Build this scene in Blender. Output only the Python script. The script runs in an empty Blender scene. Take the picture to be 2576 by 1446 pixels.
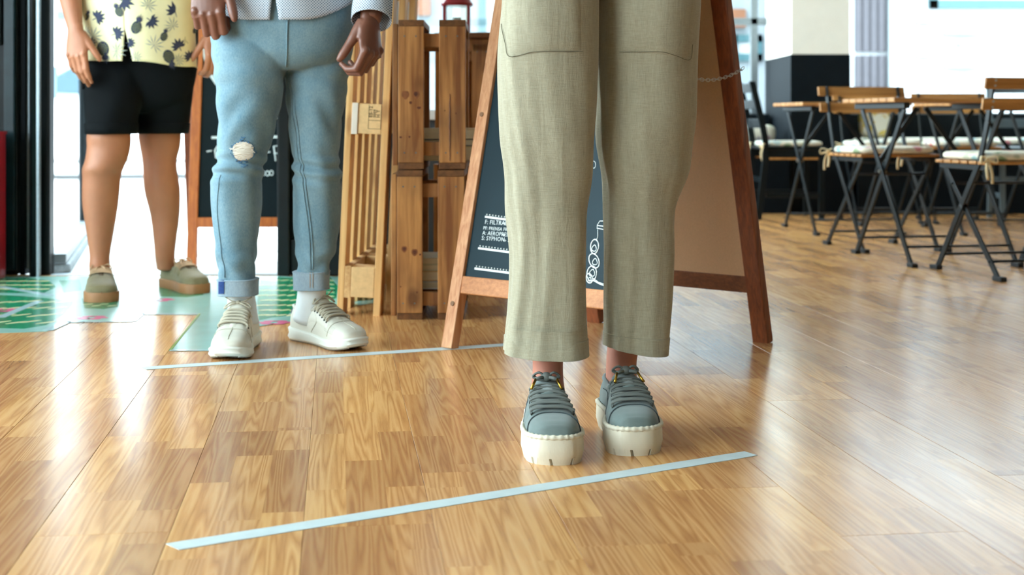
import bpy, bmesh, math, random
import numpy as np
from mathutils import Vector, Matrix
PI = math.pi
random.seed(7)
scene = bpy.context.scene
COL = scene.collection

# ------------------------------------------------------------------ camera, world, exposure
FPX, HC, CX, CY = 3500.0, 0.61, 1288.0, 300.0      # focal length in px, eye height, principal point of the level lens
cam_d = bpy.data.cameras.new('camera')
cam_d.sensor_width = 36.0
cam_d.lens = FPX / 2576 * 36.0
cam_d.shift_y = -(723 - CY) / 2576
cam_d.clip_end = 200
cam_d.dof.use_dof = True
cam_d.dof.focus_distance = 2.85
cam_d.dof.aperture_fstop = 4.6
cam = bpy.data.objects.new('camera', cam_d)
cam.location = (0, 0, HC)
cam.rotation_euler = (PI / 2, 0, 0)
COL.objects.link(cam)
scene.camera = cam

world = bpy.data.worlds.new('world')
scene.world = world
world.use_nodes = True
bg = world.node_tree.nodes['Background']
bg.inputs[0].default_value = (0.78, 0.93, 1.0, 1)
bg.inputs[1].default_value = 12.0
sun_d = bpy.data.lights.new('sun', 'SUN')
sun_d.energy = 2.5
sun_d.angle = .02
sun_d.color = (1.0, .96, .9)
sun = bpy.data.objects.new('sun', sun_d)
sun.rotation_euler = Vector((-.22, .75, -.62)).to_track_quat('-Z', 'Y').to_euler()
COL.objects.link(sun)
vs = scene.view_settings
vs.view_transform = 'Standard'
vs.look = 'None'
vs.gamma = 1.0
vs.use_curve_mapping = False
vs.exposure = 0.14


# ------------------------------------------------------------------ helpers
def lin(c):
    c = c / 255.0
    return c / 12.92 if c <= 0.04045 else ((c + 0.055) / 1.055) ** 2.4


def rgb(r, g, b, k=1.0):
    return (min(lin(r) * k, 1), min(lin(g) * k, 1), min(lin(b) * k, 1), 1)


def W(px, py, d):
    """pixel at depth d -> point in the room"""
    return Vector(((px - CX) * d / FPX, d, HC + (CY - py) * d / FPX))


def G(px, py):
    """pixel on the floor -> point"""
    d = HC * FPX / (py - CY)
    return Vector(((px - CX) * d / FPX, d, 0))


class Nodes:
    def __init__(s, name):
        s.m = bpy.data.materials.new(name)
        s.m.use_nodes = True
        s.t = s.m.node_tree
        s.b = s.t.nodes['Principled BSDF']

    def n(s, typ, **kw):
        nd = s.t.nodes.new(typ)
        for k, v in kw.items():
            if k.startswith('i_'):
                nd.inputs[k[2:].replace('_', ' ')].default_value = v
            else:
                setattr(nd, k, v)
        return nd

    def l(s, a, b):
        s.t.links.new(a, b)

    def math(s, op, a, b=None, c=None):
        nd = s.n('ShaderNodeMath', operation=op)
        for i, v in enumerate((a, b, c)):
            if v is None:
                continue
            if isinstance(v, (int, float)):
                nd.inputs[i].default_value = v
            else:
                s.l(v, nd.inputs[i])
        return nd.outputs[0]

    def mix(s, f, a, b, blend='MIX'):
        nd = s.n('ShaderNodeMix', data_type='RGBA', blend_type=blend)
        for i, v in ((0, f), (6, a), (7, b)):
            if isinstance(v, (int, float, tuple)):
                nd.inputs[i].default_value = v
            else:
                s.l(v, nd.inputs[i])
        return nd.outputs[2]

    def coords(s, scale=(1, 1, 1), rand=0.0, src='Object'):
        tc = s.n('ShaderNodeTexCoord')
        mp = s.n('ShaderNodeMapping')
        mp.inputs['Scale'].default_value = scale
        s.l(tc.outputs[src], mp.inputs[0])
        if rand:
            oi = s.n('ShaderNodeObjectInfo')
            r = s.math('MULTIPLY', oi.outputs['Random'], rand)
            s.l(r, mp.inputs['Location'])
        return mp.outputs[0]

    def noise(s, vec, scale=1.0, detail=4, rough=.55, dist=0.0):
        nd = s.n('ShaderNodeTexNoise')
        nd.inputs['Scale'].default_value = scale
        nd.inputs['Detail'].default_value = detail
        nd.inputs['Roughness'].default_value = rough
        nd.inputs['Distortion'].default_value = dist
        s.l(vec, nd.inputs['Vector'])
        return nd

    def ramp(s, f, stops):
        nd = s.n('ShaderNodeValToRGB')
        e = nd.color_ramp.elements
        while len(e) < len(stops):
            e.new(0.5)
        for el, (p, c) in zip(e, stops):
            el.position = p
            el.color = c
        s.l(f, nd.inputs[0])
        return nd.outputs[0]

    def bump(s, h, strength=.2, dist=.002):
        nd = s.n('ShaderNodeBump')
        nd.inputs['Strength'].default_value = strength
        nd.inputs['Distance'].default_value = dist
        s.l(h, nd.inputs['Height'])
        s.l(nd.outputs[0], s.b.inputs['Normal'])

    def done(s, col=None, rough=.5, spec=.5, metal=0, coat=0, sheen=0):
        if col is not None:
            if isinstance(col, tuple):
                s.b.inputs['Base Color'].default_value = col
            else:
                s.l(col, s.b.inputs['Base Color'])
        s.b.inputs['Roughness'].default_value = rough
        s.b.inputs['Specular IOR Level'].default_value = spec
        s.b.inputs['Metallic'].default_value = metal
        s.b.inputs['Coat Weight'].default_value = coat
        s.b.inputs['Sheen Weight'].default_value = sheen
        return s.m


def plain(name, c, rough=.5, var=.12, scale=(12, 12, 12), bump=.0, spec=.5, metal=0, coat=0, sheen=0, bscale=(300, 300, 300), bdist=.001):
    """one colour with a little procedural unevenness"""
    n = Nodes(name)
    v = n.coords(scale, 3.0)
    nz = n.noise(v, 1.0, 5).outputs[0]
    a = tuple(x * (1 - var) for x in c[:3]) + (1,)
    b = tuple(min(1, x * (1 + var)) for x in c[:3]) + (1,)
    col = n.ramp(nz, [(.3, a), (.7, b)])
    if bump:
        n.bump(n.noise(n.coords(bscale), 1.0, 3).outputs[0], bump, bdist)
    return n.done(col, rough, spec, metal, coat, sheen)


def wood(name, light, dark, axis=2, rough=.5, fine=70, along=3.0, knots=0.0, spec=.4, contrast=(.36, .66), grey=None):
    n = Nodes(name)
    sc = [fine, fine, fine]
    sc[axis] = along
    v = n.coords(tuple(sc), 17.0)
    a = n.noise(v, 1.0, 6, .6, .6).outputs[0]
    sc2 = [fine * .16] * 3
    sc2[axis] = along * .5
    b = n.noise(n.coords(tuple(sc2), 9.0), 1.0, 3, .5, 1.2).outputs[0]
    f = n.math('ADD', n.math('MULTIPLY', a, .6), n.math('MULTIPLY', b, .4))
    col = n.ramp(f, [(contrast[0], dark), (contrast[1], light)])
    if knots:
        sc3 = [11] * 3
        sc3[axis] = 6.5
        vo = n.n('ShaderNodeTexVoronoi')
        vo.inputs['Scale'].default_value = 1
        n.l(n.coords(tuple(sc3), 23.0), vo.inputs['Vector'])
        wob = n.math('ADD', vo.outputs['Distance'], n.math('MULTIPLY', a, .16))
        k = n.ramp(wob, [(.20, (1, 1, 1, 1)), (.36, (0, 0, 0, 1))])
        kf = n.math('MULTIPLY', k, knots)
        col = n.mix(kf, col, (dark[0] * .35, dark[1] * .22, dark[2] * .2, 1))
    if grey:
        g = n.noise(n.coords((5, 5, 5), 5.0), 1.0, 3).outputs[0]
        gf = n.ramp(g, [(.5, (0, 0, 0, 1)), (.72, (.6, .6, .6, 1))])
        col = n.mix(gf, col, grey)
    n.bump(a, .25, .0012)
    return n.done(col, rough, spec)


class MB:
    """collects geometry; link() makes ONE mesh object of it"""
    def __init__(s):
        s.v, s.f = [], []

    def add(s, vs, fs):
        o = len(s.v)
        s.v += [tuple(p) for p in vs]
        s.f += [tuple(i + o for i in f) for f in fs]

    def box(s, c, size, m=None):
        hx, hy, hz = size[0] / 2, size[1] / 2, size[2] / 2
        vs = [Vector((x, y, z)) for x in (-hx, hx) for y in (-hy, hy) for z in (-hz, hz)]
        if m is not None:
            vs = [m @ p for p in vs]
        c = Vector(c)
        s.add([p + c for p in vs], [(0, 1, 3, 2), (4, 6, 7, 5), (0, 4, 5, 1), (2, 3, 7, 6), (0, 2, 6, 4), (1, 5, 7, 3)])
        return s

    def span(s, lo, hi):
        lo, hi = Vector(lo), Vector(hi)
        return s.box((lo + hi) / 2, hi - lo)

    def bar(s, p0, p1, w, h, side=(1, 0, 0)):
        """box from p0 to p1; w along side, h along the third axis"""
        p0, p1 = Vector(p0), Vector(p1)
        d = (p1 - p0).normalized()
        sd = Vector(side)
        sd = (sd - d * sd.dot(d)).normalized()
        up = d.cross(sd)
        vs = []
        for p in (p0, p1):
            for a, b in ((-1, -1), (1, -1), (1, 1), (-1, 1)):
                vs.append(p + sd * (a * w / 2) + up * (b * h / 2))
        s.add(vs, [(3, 2, 1, 0), (4, 5, 6, 7), (0, 1, 5, 4), (1, 2, 6, 5), (2, 3, 7, 6), (3, 0, 4, 7)])
        return s

    def rings(s, rings, cap0=True, cap1=True, close=True):
        n = len(rings[0])
        o = len(s.v)
        for r in rings:
            s.v += [tuple(p) for p in r]
        for i in range(len(rings) - 1):
            for j in range(n if close else n - 1):
                k = (j + 1) % n
                s.f.append((o + i * n + j, o + i * n + k, o + (i + 1) * n + k, o + (i + 1) * n + j))
        if close and cap0:
            s.f.append(tuple(o + j for j in reversed(range(n))))
        if close and cap1:
            s.f.append(tuple(o + (len(rings) - 1) * n + j for j in range(n)))
        return s

    def tube(s, pts, r, n=10, flat=1.0, cap=True):
        pts = [Vector(p) for p in pts]
        rr = r if isinstance(r, (list, tuple)) else [r] * len(pts)
        d = (pts[1] - pts[0]).normalized()
        ref = Vector((0, 0, 1)) if abs(d.z) < .9 else Vector((0, 1, 0))
        u = (ref - d * ref.dot(d)).normalized()
        out = []
        for i, p in enumerate(pts):
            a = pts[max(i - 1, 0)]
            b = pts[min(i + 1, len(pts) - 1)]
            d = (b - a)
            if d.length < 1e-9:
                d = Vector((0, 0, 1))
            d.normalize()
            u = (u - d * u.dot(d))
            if u.length < 1e-6:
                u = d.orthogonal()
            u.normalize()
            w = d.cross(u)
            out.append([p + (u * math.cos(t) * flat + w * math.sin(t)) * rr[i] for t in [2 * PI * k / n for k in range(n)]])
        s.rings(out, cap, cap)
        return s

    def ball(s, c, r, m=None, nu=14, nv=8):
        c = Vector(c)
        r = (r, r, r) if isinstance(r, (int, float)) else r
        rs = []
        for i in range(nv + 1):
            t = PI * (i + .02 * (i == 0) - .02 * (i == nv)) / nv
            ring = []
            for j in range(nu):
                a = 2 * PI * j / nu
                p = Vector((r[0] * math.sin(t) * math.cos(a), r[1] * math.sin(t) * math.sin(a), -r[2] * math.cos(t)))
                ring.append(c + (m @ p if m is not None else p))
            rs.append(ring)
        return s.rings(rs)

    def prism(s, poly, z0, z1):
        n = len(poly)
        s.add([(p[0], p[1], z0) for p in poly] + [(p[0], p[1], z1) for p in poly],
              [tuple(reversed(range(n))), tuple(range(n, 2 * n))] + [(i, (i + 1) % n, n + (i + 1) % n, n + i) for i in range(n)])
        return s

    def sheet(s, fn, nu, nv):
        """open grid surface fn(u, v)"""
        return s.rings([[fn(i / nu, j / nv) for j in range(nv + 1)] for i in range(nu + 1)], close=False)

    def xf(s, m):
        s.v = [tuple(m @ Vector(p)) for p in s.v]
        return s

    def link(s, name, mat, parent=None, off=None, smooth=False, bevel=0, seg=2, solid=0, auto=None):
        me = bpy.data.meshes.new(name)
        if off is not None:
            s.v = [(p[0] - off[0], p[1] - off[1], p[2] - off[2]) for p in s.v]
        me.from_pydata(s.v, [], s.f)
        bm = bmesh.new()
        bm.from_mesh(me)
        bmesh.ops.recalc_face_normals(bm, faces=bm.faces)
        if bevel:
            es = [e for e in bm.edges if len(e.link_faces) == 2 and e.calc_face_angle(0) > .6]
            bmesh.ops.bevel(bm, geom=es, offset=bevel, segments=seg, profile=.6, affect='EDGES', clamp_overlap=True)
        bm.to_mesh(me)
        bm.free()
        if smooth:
            me.shade_smooth()
            if auto:
                me.set_sharp_from_angle(angle=math.radians(auto))
        o = bpy.data.objects.new(name, me)
        me.materials.append(mat)
        COL.objects.link(o)
        o.parent = parent
        if solid:
            md = o.modifiers.new('thick', 'SOLIDIFY')
            md.thickness = solid
            md.offset = 0
        return o


def tag(o, label, cat, group=None, kind=None):
    if label:
        o['label'] = label
    if cat:
        o['category'] = cat
    if group:
        o['group'] = group
    if kind:
        o['kind'] = kind
    return o


def struct(o, label=None):
    o['kind'] = 'structure'
    if label:
        o['label'] = label
    return o


def thing(name, label, cat, loc=(0, 0, 0), rz=0, group=None):
    o = bpy.data.objects.new(name, None)
    o.empty_display_size = .05
    COL.objects.link(o)
    o.location = loc
    o.rotation_euler = (0, 0, rz)
    return tag(o, label, cat, group)


def dup(root, loc=None, rz=None, label=None, group=None, rot=None):
    r = root.copy()
    COL.objects.link(r)
    if loc is not None:
        r.location = loc
    if rz is not None:
        r.rotation_euler = (0, 0, rz)
    if rot is not None:
        r.rotation_euler = rot
    if label:
        r['label'] = label
    if group:
        r['group'] = group
    for ch in list(root.children):
        c = ch.copy()
        COL.objects.link(c)
        c.parent = r
        for g in list(ch.children):
            d = g.copy()
            COL.objects.link(d)
            d.parent = c
    return r


def text_mesh(txt, size, name, mat, parent, mtx, extrude=.0004, bold=.0):
    cu = bpy.data.curves.new(name, 'FONT')
    cu.body = txt
    cu.size = size
    cu.extrude = extrude
    cu.offset = bold
    cu.resolution_u = 3
    cu.space_character = 1.08
    cu.align_x = 'LEFT'
    ob = bpy.data.objects.new(name, cu)
    COL.objects.link(ob)
    dg = bpy.context.evaluated_depsgraph_get()
    me = bpy.data.meshes.new_from_object(ob.evaluated_get(dg))
    bpy.data.objects.remove(ob)
    bpy.data.curves.remove(cu)
    me.transform(mtx)
    me.materials.clear()
    me.materials.append(mat)
    o = bpy.data.objects.new(name, me)
    COL.objects.link(o)
    o.parent = parent
    return o


def catmull(rows, m):
    """resample a list of equal-length tuples (sorted) to m rows, smooth"""
    A = np.array(rows, float)
    n = len(A)
    out = []
    for t in np.linspace(0, n - 1, m):
        i = min(int(t), n - 2)
        u = t - i
        p1, p2 = A[i], A[i + 1]
        p0 = A[i - 1] if i > 0 else 2 * p1 - p2
        p3 = A[i + 2] if i + 2 < n else 2 * p2 - p1
        out.append(.5 * (2 * p1 + (p2 - p0) * u + (2 * p0 - 5 * p1 + 4 * p2 - p3) * u * u + (3 * p1 - p0 - 3 * p2 + p3) * u ** 3))
    return out


class Loft:
    """upright limb or garment: rows of (py, x_left, x_right, depth, depth/width ratio, y shift) read as real cross-sections"""
    def __init__(s, rows, n=64, m=90, ex=2.0, wob=None, dip=0.0, tilt=0.0):
        s.dip, s.tilt = dip, tilt
        R = []
        for r in rows:
            py, xl, xr, d = r[:4]
            k = r[4] if len(r) > 4 else 1.0
            sh = r[5] if len(r) > 5 else 0.0
            a, b = W(xl, py, d), W(xr, py, d)
            R.append((a.z, (a.x + b.x) / 2, d + sh, (b.x - a.x) / 2, (b.x - a.x) / 2 * k))
        s.R = catmull(R, m)
        s.n, s.ex, s.wob = n, ex, wob

    def ring(s, r, extra=0.0):
        z, cx, cy, rx, ry = r
        out = []
        for j in range(s.n):
            a = 2 * PI * j / s.n
            c, q = math.cos(a), math.sin(a)
            x = abs(c) ** (2 / s.ex) * math.copysign(1, c)
            y = abs(q) ** (2 / s.ex) * math.copysign(1, q)
            w = extra + (s.wob(a, z) if s.wob else 0)
            zz = z
            if s.dip or s.tilt:
                f = max(0.0, 1 - (z - s.R[-1][0]) / .12) ** 2
                zz = z + f * (s.dip * q - s.tilt * c)
            out.append(Vector((cx + x * (rx + w), cy + y * (ry + w), zz)))
        return out

    def build(s, mb, cap0=True, cap1=True, extra=0.0):
        mb.rings([s.ring(r, extra) for r in s.R], cap0, cap1)
        return mb

    def at(s, px, py, off=0.0):
        """point of the front surface seen at a pixel"""
        d = s.R[len(s.R) // 2][2]
        for _ in range(4):
            p = W(px, py, d)
            zs = [r[0] for r in s.R]
            i = min(range(len(zs)), key=lambda k: abs(zs[k] - p.z))
            z, cx, cy, rx, ry = s.R[i]
            u = max(-.97, min(.97, (p.x - cx) / (rx + 1e-6)))
            yy = (1 - abs(u) ** s.ex) ** (1 / s.ex)
            a = -math.acos(u)
            w = s.wob(2 * PI + a, p.z) if s.wob else 0
            d = cy - yy * (ry + w)
        nrm = Vector((u / rx, -yy / ry, 0)).normalized()
        return Vector((cx + u * (rx + w), d, p.z)) + nrm * off


def remeshed(mb, voxel, smooth=4):
    """continuous skin around the collected volumes, returned as (verts, faces)"""
    me = bpy.data.meshes.new('tmp')
    me.from_pydata(mb.v, [], mb.f)
    bm = bmesh.new()
    bm.from_mesh(me)
    bmesh.ops.recalc_face_normals(bm, faces=bm.faces)
    bm.to_mesh(me)
    bm.free()
    o = bpy.data.objects.new('tmp', me)
    COL.objects.link(o)
    md = o.modifiers.new('r', 'REMESH')
    md.mode = 'VOXEL'
    md.voxel_size = voxel
    if smooth:
        sm = o.modifiers.new('s', 'SMOOTH')
        sm.iterations = smooth
        sm.factor = .5
    dg = bpy.context.evaluated_depsgraph_get()
    dg.update()
    ev = o.evaluated_get(dg)
    m2 = ev.to_mesh()
    vs = [tuple(v.co) for v in m2.vertices]
    fs = [tuple(p.vertices) for p in m2.polygons]
    ev.to_mesh_clear()
    bpy.data.objects.remove(o)
    bpy.data.meshes.remove(me)
    return vs, fs

# ------------------------------------------------------------------ materials of the place
M = {}
M['black'] = plain('black_paint', rgb(11, 20, 24), .38, .2, spec=.22)
M['black_metal'] = plain('black_metal', rgb(18, 26, 30), .38, .2, spec=.35)
M['black_matte'] = plain('black_matte', rgb(9, 18, 24), .6, .2, spec=.15)
M['white_wall'] = plain('white_plaster', rgb(226, 222, 210), .8, .04, bump=.1, bscale=(60, 60, 60))
M['tan_wall'] = plain('tan_plaster', rgb(150, 138, 122), .8, .04)
M['cream_wall'] = plain('cream_plaster', rgb(250, 246, 234), .8, .02)
M['ceiling'] = plain('ceiling_paint', rgb(150, 148, 142), .85, .03)
M['facade'] = plain('facade_render', rgb(160, 164, 168), .9, .05, scale=(1, 1, 3))
M['facade_light'] = plain('facade_light', rgb(205, 208, 208), .9, .05, scale=(1, 1, 3))
M['facade_grey'] = plain('facade_grey', rgb(118, 126, 130), .9, .06)
M['shutter'] = plain('shutter_grey', rgb(58, 57, 64), .6, .1)
M['teal'] = plain('teal_frame', rgb(40, 78, 84), .5, .1)
M['brown_vent'] = plain('brown_vent', rgb(108, 66, 38), .6, .15)
M['pavement'] = plain('pavement_stone', rgb(205, 205, 202), .8, .06, bump=.2, bscale=(90, 90, 90))
M['asphalt'] = plain('street_asphalt', rgb(190, 190, 190), .9, .08)
M['alu'] = plain('brushed_metal', rgb(150, 165, 172), .35, .1, metal=.8, scale=(3, 3, 200))
M['grey_stone'] = plain('grey_stone', rgb(120, 132, 138), .6, .35, scale=(30, 30, 30))
M['white_paint'] = plain('white_paint', rgb(235, 238, 238), .4, .03)
M['car_white'] = plain('car_white', rgb(225, 232, 236), .2, .02, coat=.5)
M['car_glass'] = plain('car_glass', rgb(60, 84, 96), .1, .1)
M['rubber'] = plain('black_rubber', rgb(20, 22, 24), .7, .2)
M['steel'] = plain('steel', rgb(190, 190, 182), .3, .1, metal=1)
M['red'] = plain('red_enamel', rgb(150, 18, 30), .28, .1, coat=.3)


def glass_material():
    n = Nodes('window_glass')
    t = n.t
    out = t.nodes['Material Output']
    t.nodes.remove(n.b)
    tr = n.n('ShaderNodeBsdfTransparent')
    tr.inputs[0].default_value = (.96, .985, .98, 1)
    gl = n.n('ShaderNodeBsdfGlossy')
    gl.inputs['Roughness'].default_value = .02
    fr = n.n('ShaderNodeFresnel')
    fr.inputs[0].default_value = 1.35
    nz = n.noise(n.coords((3, 3, 3)), 1, 2).outputs[0]
    f = n.math('MULTIPLY', fr.outputs[0], n.math('ADD', n.math('MULTIPLY', nz, .1), .9))
    mx = n.n('ShaderNodeMixShader')
    n.l(f, mx.inputs[0])
    n.l(tr.outputs[0], mx.inputs[1])
    n.l(gl.outputs[0], mx.inputs[2])
    n.l(mx.outputs[0], out.inputs[0])
    return n.m


M['glass'] = glass_material()


def floor_material():
    """laminate plank printed as three strips of oak, each strip cut into staves of its own tone"""
    n = Nodes('oak_laminate')
    PW = .195
    tc = n.n('ShaderNodeTexCoord')
    sx = n.n('ShaderNodeSeparateXYZ')
    n.l(tc.outputs['Object'], sx.inputs[0])
    x, y = sx.outputs[0], sx.outputs[1]
    rnd = n.n('ShaderNodeObjectInfo').outputs['Random']
    strip = n.math('FLOOR', n.math('DIVIDE', n.math('ADD', x, PW / 2), PW / 3))
    w1 = n.n('ShaderNodeTexWhiteNoise', noise_dimensions='2D')
    cb = n.n('ShaderNodeCombineXYZ')
    n.l(strip, cb.inputs[0])
    n.l(n.math('MULTIPLY', rnd, 37.0), cb.inputs[1])
    n.l(cb.outputs[0], w1.inputs['Vector'])
    shift = n.math('MULTIPLY', w1.outputs['Value'], 1.7)
    stave = n.math('FLOOR', n.math('DIVIDE', n.math('ADD', y, shift), .41))
    w2 = n.n('ShaderNodeTexWhiteNoise', noise_dimensions='3D')
    c2 = n.n('ShaderNodeCombineXYZ')
    n.l(strip, c2.inputs[0])
    n.l(stave, c2.inputs[1])
    n.l(n.math('MULTIPLY', rnd, 91.0), c2.inputs[2])
    n.l(c2.outputs[0], w2.inputs['Vector'])
    tone = w2.outputs['Value']
    # grain: rings stretched along the stave, moved to a new place in each stave
    c3 = n.n('ShaderNodeCombineXYZ')
    n.l(n.math('ADD', n.math('MULTIPLY', x, 24.0), n.math('MULTIPLY', tone, 53.0)), c3.inputs[0])
    n.l(n.math('ADD', n.math('MULTIPLY', y, .85), n.math('MULTIPLY', tone, 31.0)), c3.inputs[1])
    n.l(n.math('MULTIPLY', tone, 77.0), c3.inputs[2])
    low = n.noise(c3.outputs[0], 1.0, 2.0, .4, .15).outputs[0]
    ringv = n.math('FRACT', n.math('MULTIPLY', low, 13.0))
    tri = n.math('ABSOLUTE', n.math('SUBTRACT', ringv, .5))
    c4 = n.n('ShaderNodeCombineXYZ')
    n.l(n.math('ADD', n.math('MULTIPLY', x, 420.0), n.math('MULTIPLY', tone, 300.0)), c4.inputs[0])
    n.l(n.math('MULTIPLY', y, 16.0), c4.inputs[1])
    n.l(tone, c4.inputs[2])
    fine = n.noise(c4.outputs[0], 1.0, 4, .65).outputs[0]
    g = n.math('ADD', n.math('MULTIPLY', tri, 1.15), n.math('MULTIPLY', fine, .55))
    gcol = n.ramp(g, [(.2, rgb(180, 128, 80)), (.46, rgb(206, 155, 102)), (.8, rgb(226, 182, 128))])
    tcol = n.ramp(tone, [(.0, rgb(204, 184, 168)), (.35, rgb(228, 212, 196)), (.7, rgb(244, 232, 212)), (1.0, rgb(255, 246, 222))])
    col = n.mix(1.0, gcol, tcol, 'MULTIPLY')
    col = n.mix(.12, col, rgb(214, 168, 112))
    # rows of wear and dust decide the gloss
    dust = n.noise(n.coords((2.5, 2.5, 2.5), src='Generated'), 1.0, 5).outputs[0]
    rr = n.n('ShaderNodeMapRange')
    n.l(dust, rr.inputs[0])
    rr.inputs[1].default_value, rr.inputs[2].default_value = .3, .7
    rr.inputs[3].default_value, rr.inputs[4].default_value = .18, .26
    m = n.done(col, .25, .7)
    n.l(rr.outputs[0], n.b.inputs['Roughness'])
    n.bump(n.math('ADD', n.math('MULTIPLY', fine, .5), n.math('MULTIPLY', n.noise(n.coords((35, 8, 35), 7), 1, 2).outputs[0], .5)), .015, .001)
    return m


M['oak'] = floor_material()
M['under'] = plain('oak_floor_beyond', rgb(176, 128, 76), .3, .15)
M['seam'] = plain('dark_seam', rgb(92, 62, 34), .7, .2)

# ------------------------------------------------------------------ floor of laminate planks
TH = 5.47                                  # depth of the shop front (threshold)
CORN = (-.47, TH)                          # corner where the front steps back
FAR = (.10, 10.0)
inner = [(-3.2, -3), (4.4, -3), (4.4, 10), FAR, CORN, (-3.2, TH)]
floor = struct(MB().prism(inner, -.05, -.0125).link('floor', M['under']))
DIR = Vector((-443, 3500)).normalized()
NRM = Vector((DIR.y, -DIR.x))
PW, PL, GAP = .195, 1.285, .0003
ROT = math.atan2(-DIR.x, DIR.y)


def plank_bm(length):
    bm = bmesh.new()
    w, l, h, b = PW / 2 - GAP, length / 2 - GAP, .012, .0004
    lo = [bm.verts.new((x, y, -h)) for x, y in ((-w, -l), (w, -l), (w, l), (-w, l))]
    mi = [bm.verts.new((x, y, -b)) for x, y in ((-w, -l), (w, -l), (w, l), (-w, l))]
    to = [bm.verts.new((x, y, 0)) for x, y in ((-w + b, -l + b), (w - b, -l + b), (w - b, l - b), (-w + b, l - b))]
    for a, c in ((lo, mi), (mi, to)):
        for i in range(4):
            bm.faces.new((a[i], a[(i + 1) % 4], c[(i + 1) % 4], c[i]))
    bm.faces.new(to)
    return bm


bm = plank_bm(PL)
plank_me = bpy.data.meshes.new('plank')
bm.to_mesh(plank_me)
bm.free()
plank_me.materials.append(M['oak'])
phase = {4: 3.245, 5: 2.92, 7: 3.55}
base_n = -.0484
rp = random.Random(3)
for row in range(-16, 26):
    s0 = phase.get(row, rp.random() * PL) % PL
    for k in range(-1, 9):
        cn = base_n + (row + .5) * PW
        cs = s0 + (k + .5) * PL
        c = NRM * cn + DIR * cs
        if c.y < .9 or abs(c.x) > .37 * c.y + .75 or c.y > 10.4 or c.x > 4.4:
            continue
        ends = [c - DIR * PL / 2, c + DIR * PL / 2]
        wall_x = CORN[0] + (c.y - TH) * (FAR[0] - CORN[0]) / (10 - TH)
        if c.y > TH and c.x < wall_x - .15 and ends[0].y > TH:
            continue
        me = plank_me
        if ends[1].y > TH - .02 and ends[1].x < CORN[0] + (ends[1].y - TH) * .126 + .05:
            if ends[0].y > TH - .15:
                continue
            b2 = plank_bm(PL)
            co = Matrix.Rotation(-ROT, 3, 'Z') @ Vector((0, TH - c.y, 0))
            no = Matrix.Rotation(-ROT, 3, 'Z') @ Vector((0, 1, 0))
            geo = list(b2.verts) + list(b2.edges) + list(b2.faces)
            bmesh.ops.bisect_plane(b2, geom=geo, plane_co=co, plane_no=no, clear_outer=True)
            me = bpy.data.meshes.new('plank')
            b2.to_mesh(me)
            b2.free()
            me.materials.append(M['oak'])
        p = bpy.data.objects.new('plank', me)
        COL.objects.link(p)
        p.parent = floor
        p.location = (c.x, c.y, 0)
        p.rotation_euler = (0, 0, ROT)

# ------------------------------------------------------------------ ceiling and side walls
struct(MB().prism(inner, 3.0, 3.15).link('ceiling', M['ceiling']))
wl = MB().span((-3.35, -3, -.05), (-3.2, TH, .45)).span((-3.35, -3, 2.75), (-3.2, TH, 3.0)).span((-3.35, 4.6, .45), (-3.2, TH, 2.75)).span((-3.35, -3, .45), (-3.2, -2.6, 2.75))
struct(wl.link('wall_left', M['white_wall']))
struct(MB().span((4.4, -3, -.05), (4.55, 6.2, 3.0)).span((4.4, 6.2, -.05), (4.55, 10.1, 3.0)).link('wall_right', M['tan_wall']))
struct(MB().span((-3.35, -3.15, -.05), (4.55, -3, .4)).span((-3.35, -3.15, 2.8), (4.55, -3, 3.0)).span((-3.35, -3.15, .4), (4.55, -3, 2.8)).link('wall_front', M['tan_wall']))


def window(name, p0, p1, z0, z1, cols, rowz, fw, mat, depth=.07, panes=True):
    """framed glazing between two plan points; every pane is a child"""
    p0, p1 = Vector((p0[0], p0[1], 0)), Vector((p1[0], p1[1], 0))
    d = (p1 - p0)
    Lw = d.length
    d.normalize()
    side = Vector((-d.y, d.x, 0))
    fr = MB()
    xs = [Lw * c for c in cols]
    zs = [z0 + (z1 - z0) * r for r in rowz]
    for x in xs:
        fr.bar(p0 + d * x + Vector((0, 0, z0)), p0 + d * x + Vector((0, 0, z1)), fw, depth, d)
    for z in zs:
        fr.bar(p0 + Vector((0, 0, z)), p1 + Vector((0, 0, z)), depth, fw, side)
    o = struct(fr.link(name, mat, bevel=.003))
    if panes:
        for i in range(len(xs) - 1):
            for j in range(len(zs) - 1):
                a, b = p0 + d * (xs[i] + fw / 2), p0 + d * (xs[i + 1] - fw / 2)
                za, zb = zs[j] + fw / 2, zs[j + 1] - fw / 2
                g = MB()
                g.add([a + Vector((0, 0, za)), b + Vector((0, 0, za)), b + Vector((0, 0, zb)), a + Vector((0, 0, zb))], [(0, 1, 2, 3)])
                g.link('pane', M['glass'], o)
    return o


window('window_1', (-3.27, -2.6), (-3.27, 4.6), .45, 2.75, (0, .25, .5, .75, 1), (0, 1), .06, M['black'])
# low wall and glazing stepping back to the far corner
dv = Vector((FAR[0] - CORN[0], FAR[1] - CORN[1], 0)).normalized()
sv = Vector((dv.y, -dv.x, 0))
lw = MB().bar(Vector((CORN[0], CORN[1], .315)) - sv * .06, Vector((FAR[0], FAR[1], .315)) - sv * .06, .12, .63, sv)
struct(lw.link('wall_step', M['black_matte']))
window('window_3', (CORN[0] + .03, CORN[1] + .2), FAR, .63, 2.9, (0, .33, .66, 1), (0, .55, 1), .045, M['white_paint'])
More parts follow.
